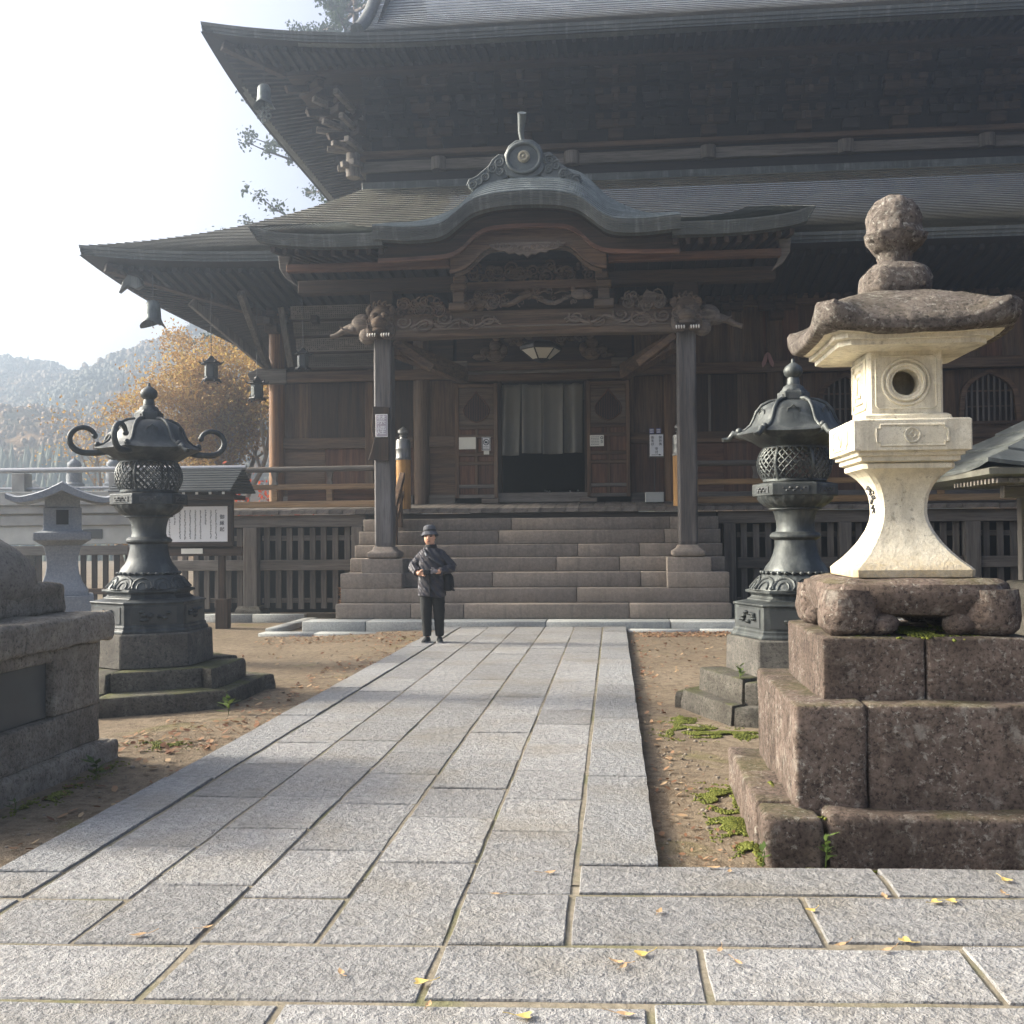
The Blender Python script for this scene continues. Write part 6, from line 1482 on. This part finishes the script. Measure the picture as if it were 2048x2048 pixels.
broad_tree('red_maple', 'small scarlet maple glimpsed behind the sunlit corner post', (-9.4, 26.2, -.05), 4.3, 9, 'redleaf', 14, .055, 4, (.1, 0, 1), (2, 3), .08, .7)
def cedar(label, loc, H, rad, seed):
    rng = random.Random(seed); t = thing('cedar_tree', label, 'tree', loc, 'cedars behind the hall'); m = MB(); L = Vector(loc); c = MB()
    m.tube([L, L + Vector((0, 0, H * .5)), L + Vector((.1, 0, H))], [.5, .33, .05], 10); z = H * .34
    while z < H * .98:
        f = 1 - (z - H * .34) / (H * .66); R_ = rad * (f ** .7) * rng.uniform(.75, 1.1) + .3
        for k in range(4):
            a = rng.uniform(0, 2 * math.pi); p0 = L + Vector((0, 0, z)); pts = []
            for i in range(6): tt = i / 5; pts.append(p0 + Vector((math.cos(a) * R_ * tt, math.sin(a) * R_ * tt, -R_ * .28 * tt + R_ * .30 * tt * tt)))
            m.tube(pts, [.10, .085, .07, .055, .035, .015], 5, False)
            for i in range(2, 6):
                for _ in range(3): leaf_quads(c, pts[i] + Vector((rng.gauss(0, .16), rng.gauss(0, .16), rng.gauss(0, .09))), 20, .17, .085, rng, .8)
        z += .62
    m.build('trunk', MT['barkcedar'], t, 60, clean=False); c.build('crown', MT['cedar'], t, clean=False)
cedar('tall dark cedar standing close behind the hall at the roof corner', (-11.2, 45, -.05), 29, 7.0, 3)

# ================================================================ hills
def ridge_at(tab, x):
    if x <= tab[0][0]: return tab[0][1]
    for (a, za), (b, zb_) in zip(tab, tab[1:]):
        if x <= b: t = (x - a) / (b - a); t = t * t * (3 - 2 * t); return za + (zb_ - za) * t
    return tab[-1][1]
def m_hill(name, stops, sc_):
    t = NT(name); n = t.noise(sc_, 6, .65); n2 = t.noise(sc_ * 6, 4, .7); col = t.ramp(t.math('ADD', t.math('MULTIPLY', n, .75), t.math('MULTIPLY', n2, .25)), stops); t.bump(n2, .8, 1.5); return t.fin(col, .95, 0, .1)
MT['hill'] = m_hill('wooded_hill', [(.36, (.035, .045, .025)), (.46, (.07, .065, .03)), (.54, (.17, .10, .04)), (.68, (.24, .13, .05))], .035)
def hill(name, tab, y0, y1, x0, x1, nx_, ny, seed):
    m = MB()
    for j in range(ny + 1):
        v = j / ny; y = y0 + (y1 - y0) * v
        for i in range(nx_ + 1):
            x = x0 + (x1 - x0) * i / nx_; f = math.sin(math.pi / 2 * min(1, v / .72)) if v < .72 else 1 - .25 * (v - .72) / .28
            h = ridge_at(tab, x) * f
            k = noise.fractal((x * .05, y * .05, seed), 1, 2, 4) * 2.4 * min(1, v * 3) + noise.fractal((x * .35, y * .35, seed), 1, 2, 4) * .8 * min(1, v * 3)
            m.v.append(Vector((x, y, h + k * (.35 if .6 < v < .85 else .8) - .5)))
    for j in range(ny):
        for i in range(nx_): a = j * (nx_ + 1) + i; m.f.append((a, a + 1, a + nx_ + 2, a + nx_ + 1))
    o = m.build(name, MT['hill'], None, 180, clean=False); tag(o, kind='structure'); return m
RT = [(-300, 40), (-230, 42), (-188, 43.7), (-160, 46.3), (-150, 47.2), (-145.7, 46.5), (-137.5, 43.7), (-128.9, 42.4), (-120.5, 45), (-115, 47.8), (-105.7, 50.9), (-96, 53.5), (-84, 57), (-40, 60), (60, 56), (200, 48)]
MD = [(-190, 18), (-120, 20.5), (-98.6, 21.8), (-93.5, 22.1), (-89.7, 21.9), (-85, 19.9), (-80, 19), (-50, 9), (-10, 2)]
RT = [(a * .6, b * .6 + .6) for a, b in RT]; MD = [(a * .6, b * .6 + .6) for a, b in MD]
hm = hill('hill', RT, 99, 178, -180, 120, 420, 90, 1); hm2 = hill('hill', MD, 65, 108, -114, -6, 240, 60, 2)
# woods that clothe the hills, seen only as one mass
def forest(name, label, src, n, rng, cond, mat, conifer=.4, h=(2.2, 4.2)):
    m = MB()
    pts = [p for p in src.v if cond(p)]
    for _ in range(n):
        p = rng.choice(pts) + Vector((rng.uniform(-1.2, 1.2), rng.uniform(-1, 1), -.3)); hh = rng.uniform(*h)
        if rng.random() < conifer:
            k = len(m.v); r = hh * .28
            for lv in range(5): a = lv * 1.2566; m.v.append(p + Vector((math.cos(a) * r, math.sin(a) * r, 0)))
            m.v.append(p + Vector((0, 0, hh * 1.5))); m.f += [(k + q, k + (q + 1) % 5, k + 5) for q in range(5)]
        else:
            for _q in range(2): m.ell(p + Vector((rng.uniform(-.5, .5), rng.uniform(-.5, .5), hh * rng.uniform(.2, .7))), (hh * rng.uniform(.3, .5), hh * .42, hh * rng.uniform(.3, .55)), 5, 3)
    o = m.build(name, MT[mat], None, 180, clean=False); tag(o, label, 'woods', kind='stuff'); return o
MT['wood_rust'] = m_leafy('russet_woods', [(.3, (.09, .06, .03)), (.5, (.17, .10, .045)), (.7, (.22, .135, .06))], 0, .12, .2)
MT['wood_mix'] = m_leafy('mixed_woods', [(.35, (.03, .042, .028)), (.52, (.06, .062, .034)), (.62, (.12, .085, .042)), (.75, (.16, .10, .05))], 0, .07, .18)
MT['wood_dark'] = m_leafy('conifer_woods', [(.15, (.02, .033, .02)), (.9, (.05, .07, .04))], 0, .05)
rf_ = random.Random(17)
forest('hill_woods', 'hazy autumn woods covering the far hillside', hm, 15000, rf_, lambda p: -130 < p.x < -30 and p.y < 160 and p.z > 1, 'wood_mix', .05, (.5, 1.1))
forest('hill_woods', 'russet woods on the nearer slope beyond the walkway', hm2, 5000, rf_, lambda p: p.x < -33 and p.y < 98 and p.z > 5, 'wood_rust', .04, (.4, .8))
forest('conifer_woods', 'dark conifer plantation at the foot of the hill', hm2, 3200, rf_, lambda p: p.x < -29 and p.y < 80 and p.z < 8.5, 'wood_dark', 1.0, (.9, 1.7))

# ================================================================ air
hz = MB(); hz.box(-440, 440, -75, 540, -1.3, 42); HZ = hz.build('haze', None); tag(HZ, kind='stuff')
hm_ = bpy.data.materials.new('valley_haze_glare'); hm_.use_nodes = True; ht = hm_.node_tree; ht.nodes.clear(); ho = ht.nodes.new('ShaderNodeOutputMaterial'); hv = ht.nodes.new('ShaderNodeVolumePrincipled')
hv.inputs['Color'].default_value = (.66, .82, 1.0, 1); hv.inputs['Density'].default_value = .0060; hv.inputs['Anisotropy'].default_value = .74; ht.links.new(hv.outputs[0], ho.inputs['Volume']); HZ.data.materials.append(hm_)  # hill haze, made denser and bluer to imitate lens glare over the eaves

# ================================================================ moss, weeds, litter
rm = random.Random(23)
def moss_patch(name, label, spots, n, zf=None):
    m = MB()
    for cx_, cy_, rx, ry, z in spots:
        for _ in range(int(n * rx * ry * 900)):
            a = rm.uniform(0, 6.283); q = abs(rm.gauss(0, .62)); x, y = cx_ + rx * q * math.cos(a), cy_ + ry * q * math.sin(a); s = rm.uniform(.004, .011)
            if q > 1.7 or noise.noise((x * 9, y * 9, 4)) < -.05 + .25 * (q - .6): continue
            zz = (ground_z(x, y) if z is None else z) + max(0, 1 - q) * .014
            m.ell((x, y, zz), (s, s, s * .7), 4, 3)
    o = m.build(name, MT['moss'], None, 180, clean=False); tag(o, label, 'moss', kind='stuff'); return o
moss_patch('moss', 'bright green moss spreading from the foot of the greenish bronze lantern', [(.78, 8.0, .42, .2, None), (.60, 8.2, .25, .18, None), (.55, 8.6, .12, .25, None)], 60)
moss_patch('moss', 'green moss along the pedestal of the cream stone lantern', [(.60, 6.1, .15, .34, None), (.60, 5.55, .13, .3, None), (.64, 5.12, .08, .24, None), (.86, 4.83, .14, .035, None), (1.3, 4.835, .35, .02, None), (.80, 5.55, .035, .35, .185), (1.15, 4.945, .25, .03, .185), (1.5, 5.5, .25, .3, .985)], 55)
moss_patch('moss', 'thin moss at the foot of the stone monument', [(-3.30, 5.9, .1, .6, None), (-3.36, 6.6, .08, .3, None), (-3.3, 7.4, .25, .2, None)], 14)
def litter(name, label, areas, mat, size=(.014, .034)):
    m = MB()
    for x0, x1, y0, y1, n in areas:
        for _ in range(n):
            x, y = rm.uniform(x0, x1), rm.uniform(y0, y1); s = rm.uniform(*size); a = rm.uniform(0, 6.28); t1_, t2_ = rm.uniform(-.5, .5), rm.uniform(-.5, .5); d = Vector((math.cos(a), math.sin(a), t1_)).normalized(); e = Vector((-math.sin(a), math.cos(a), t2_)).normalized(); p = Vector((x, y, ground_z(x, y) + .008 + s * .25)); k = len(m.v)
            m.v += [p - d * s, p - d * s * .3 + e * s * .5, p + d * s * .4 + e * s * .45, p + d * s, p + d * s * .4 - e * s * .45, p - d * s * .3 - e * s * .5]; m.f.append(tuple(range(k, k + 6)))
    o = m.build(name, MT[mat], None, None, clean=False); tag(o, label, 'leaves', kind='stuff'); return o
litter('leaf_litter', 'dry brown leaves blown together on the dirt along the kerb and path', [(-5.3, -2.8, 14.8, 16.1, 460), (-3.3, -2.78, 9.6, 15, 260), (-5.2, -2.8, 11.5, 15, 90), (.3, 2.2, 15.4, 16.2, 620), (.22, .45, 5, 15, 150), (.25, 1.5, 9.9, 15, 120)], 'leaf_dry')
litter('leaf_litter', 'pale fallen leaves lying in the shade between monument and bronze lantern', [(-3.7, -2.85, 7.1, 8.35, 170), (-3.4, -2.8, 8.3, 9.6, 70), (-3.35, -2.8, 4.8, 7, 40)], 'leaf_dry', (.015, .04))
litter('leaf_litter', 'scattered pale leaves on the dirt beside the cream stone lantern', [(.22, .62, 4.7, 7.6, 60), (.3, .66, 4.68, 5.2, 40)], 'leaf_dry', (.008, .02))
m = MB()
for _ in range(900):
    x, y = rm.choice(((rm.uniform(.22, .66), rm.uniform(4.7, 9)), (rm.uniform(-3.4, -2.78), rm.uniform(4.7, 10)), (rm.uniform(-5, -2.8), rm.uniform(9, 16)), (rm.uniform(.25, 1.6), rm.uniform(9.9, 16)))); s = abs(rm.gauss(.003, .005)) + .002; m.ell((x, y, ground_z(x, y) + s * .3), (s, s * .8, s * .6), 6, 4)
o = m.build('pebbles', MT['pebble'], None, 180, clean=False); tag(o, 'small pebbles strewn over the packed dirt', 'pebbles', kind='stuff')

lf = []
def leaf_mesh(kind, mat, k):
    m = MB(); rows = []
    if kind == 'fan': out = [(0, 0), (.35, .45), (.5, .8), (.3, .95), (.06, .82), (0, .86), (-.06, .82), (-.3, .97), (-.52, .78), (-.35, .42)]
    else: out = [(0, 0), (.16, .2), (.24, .5), (.16, .85), (0, 1.15), (-.16, .85), (-.24, .5), (-.16, .2)]
    rg = random.Random(k); n = len(out); c = (0, .55)
    vs = [(x, y, .12 * abs(x) + .25 * (y - .5) ** 2 + rg.uniform(0, .08)) for x, y in out] + [(c[0], c[1], .0)]
    m.add([Vector(v) * .05 for v in vs], [(i, (i + 1) % n, n) for i in range(n)]); m.tube([(0, 0, .003), (0, -.02, .008), (.006, -.035, .012)], .0012, 4); return m.mesh('fallen_leaf', MT[mat])
yl = [leaf_mesh('fan', 'leaf_yel', k) for k in range(2)]; tl = [leaf_mesh('oval', 'leaf_tan', k) for k in range(3)]
spots = [(.154, 4.07, 0), (.108, 3.694, 1), (.022, 3.598, 0), (.008, 3.552, 0), (-.009, 3.225, 0), (-.311, 3.185, 1), (-.908, 3.43, 0), (-.472, 4.246, 0), (-.317, 4.52, 0), (-.589, 3.217, 0), (-.614, 3.402, 1), (.763, 4.168, 1), (.807, 3.831, 0), (1.039, 3.858, 1), (.954, 3.793, 0), (.363, 3.757, 0), (.398, 3.656, 0), (1.226, 4.268, 1), (1.284, 4.295, 1), (1.065, 4.307, 0), (1.61, 4.594, 1), (.489, 4.624, 0), (.39, 4.645, 0), (1.55, 4.389, 0), (-1.544, 3.795, 0), (-1.72, 3.728, 0)]
for i, (x, y, k) in enumerate(spots):
    me = (yl if k else tl)[i % (2 if k else 3)]; o = share(me, 'fallen_leaf', None, (x, skew(x, y) - .05 * (x + 1.3), .038), rm.uniform(0, 6.28), (rm.uniform(.75, 1.15),) * 3)
    if k: tag(o, 'yellow fan-shaped leaf lying on the granite paving', 'leaf', 'yellow leaves on the paving')
    else: tag(o, 'dry tan leaf lying on the granite paving', 'leaf', 'tan leaves on the paving')
def weed(name, label, loc, n, L, mat='herb', fl=.5):
    t = thing(name, label, 'plant', loc); m = MB(); rg = random.Random(int(loc[0] * 100)); L0 = Vector(loc); st_ = MB(); st_.tube([L0, L0 + Vector((.01, 0, L * .9))], .003, 4); st_.build('stem', MT['herb'], t)
    for k in range(n):
        a = rg.uniform(0, 6.28); z = L * rg.uniform(.15, .95); d = Vector((math.cos(a), math.sin(a), rg.uniform(.1, .8))).normalized(); e = Vector((-math.sin(a), math.cos(a), 0)); p = L0 + Vector((0, 0, z)); s = L * fl * rg.uniform(.6, 1); m.add([p, p + d * s * .5 + e * s * .2, p + d * s, p + d * s * .5 - e * s * .2], [(0, 1, 2, 3)])
    m.build('leaves', MT[mat], t, clean=False); return t
weed('weed', 'small leafy weed rooted in the joint below the cream lantern pedestal', (.935, 4.84, -.01), 14, .15)
weed('weed', 'tuft of green weed at the corner of the mossy border stone', (.66, 4.86, -.02), 10, .08, 'herb', .8)
weed('weed', 'broad-leaved weed growing at the foot of the stone monument', (-3.27, 6.35, -.03), 12, .12, 'herb', 1.0)
weed('weed', 'leafy weed beside the footing of the scroll-armed lantern', (-3.30, 8.72, -.03), 14, .14, 'herb', .9)
weed('weed', 'green sprout on the mossy footing of the greenish bronze lantern', (1.0, 8.55, .30), 26, .14, 'herb', .55)
weed('shrub', 'small shrub with withered reddish leaves beside the bottom steps', (-4.95, 18.7, -.05), 90, .62, 'leaf_dry', .18)
weed('weed', 'low weed in the gutter of the monument base course', (-3.33, 5.55, -.03), 9, .07, 'herb', .9)

m = MB(); n = 40
for j in range(n + 1):
    for i in range(n + 1):
        x, y = 2.75 + 6.5 * i / n, 9.5 + 6.6 * j / n; e = min(i, n - i, j, n - j) / 4
        m.v.append(Vector((x, y, ground_z(x, y) - .01 + .03 * min(1, e) + .012 * noise.noise((x * 5, y * 5, 1)))))
for j in range(n):
    for i in range(n): a = j * (n + 1) + i; m.f.append((a, a + 1, a + n + 2, a + n + 1))
t = NT('moss_sheet'); f = t.noise(9, 6, .7); t.bump(t.noise(60, 4, .7), .8, .02); MT['mosslawn'] = t.fin(t.ramp(f, [(.3, (.08, .085, .02)), (.7, (.20, .18, .04))]), .95, 0, .1)
tag(m.build('moss', MT['mosslawn'], None, 180, clean=False), 'yellowish moss carpet in front of the veranda lattice beyond the cream lantern', 'moss', kind='stuff')
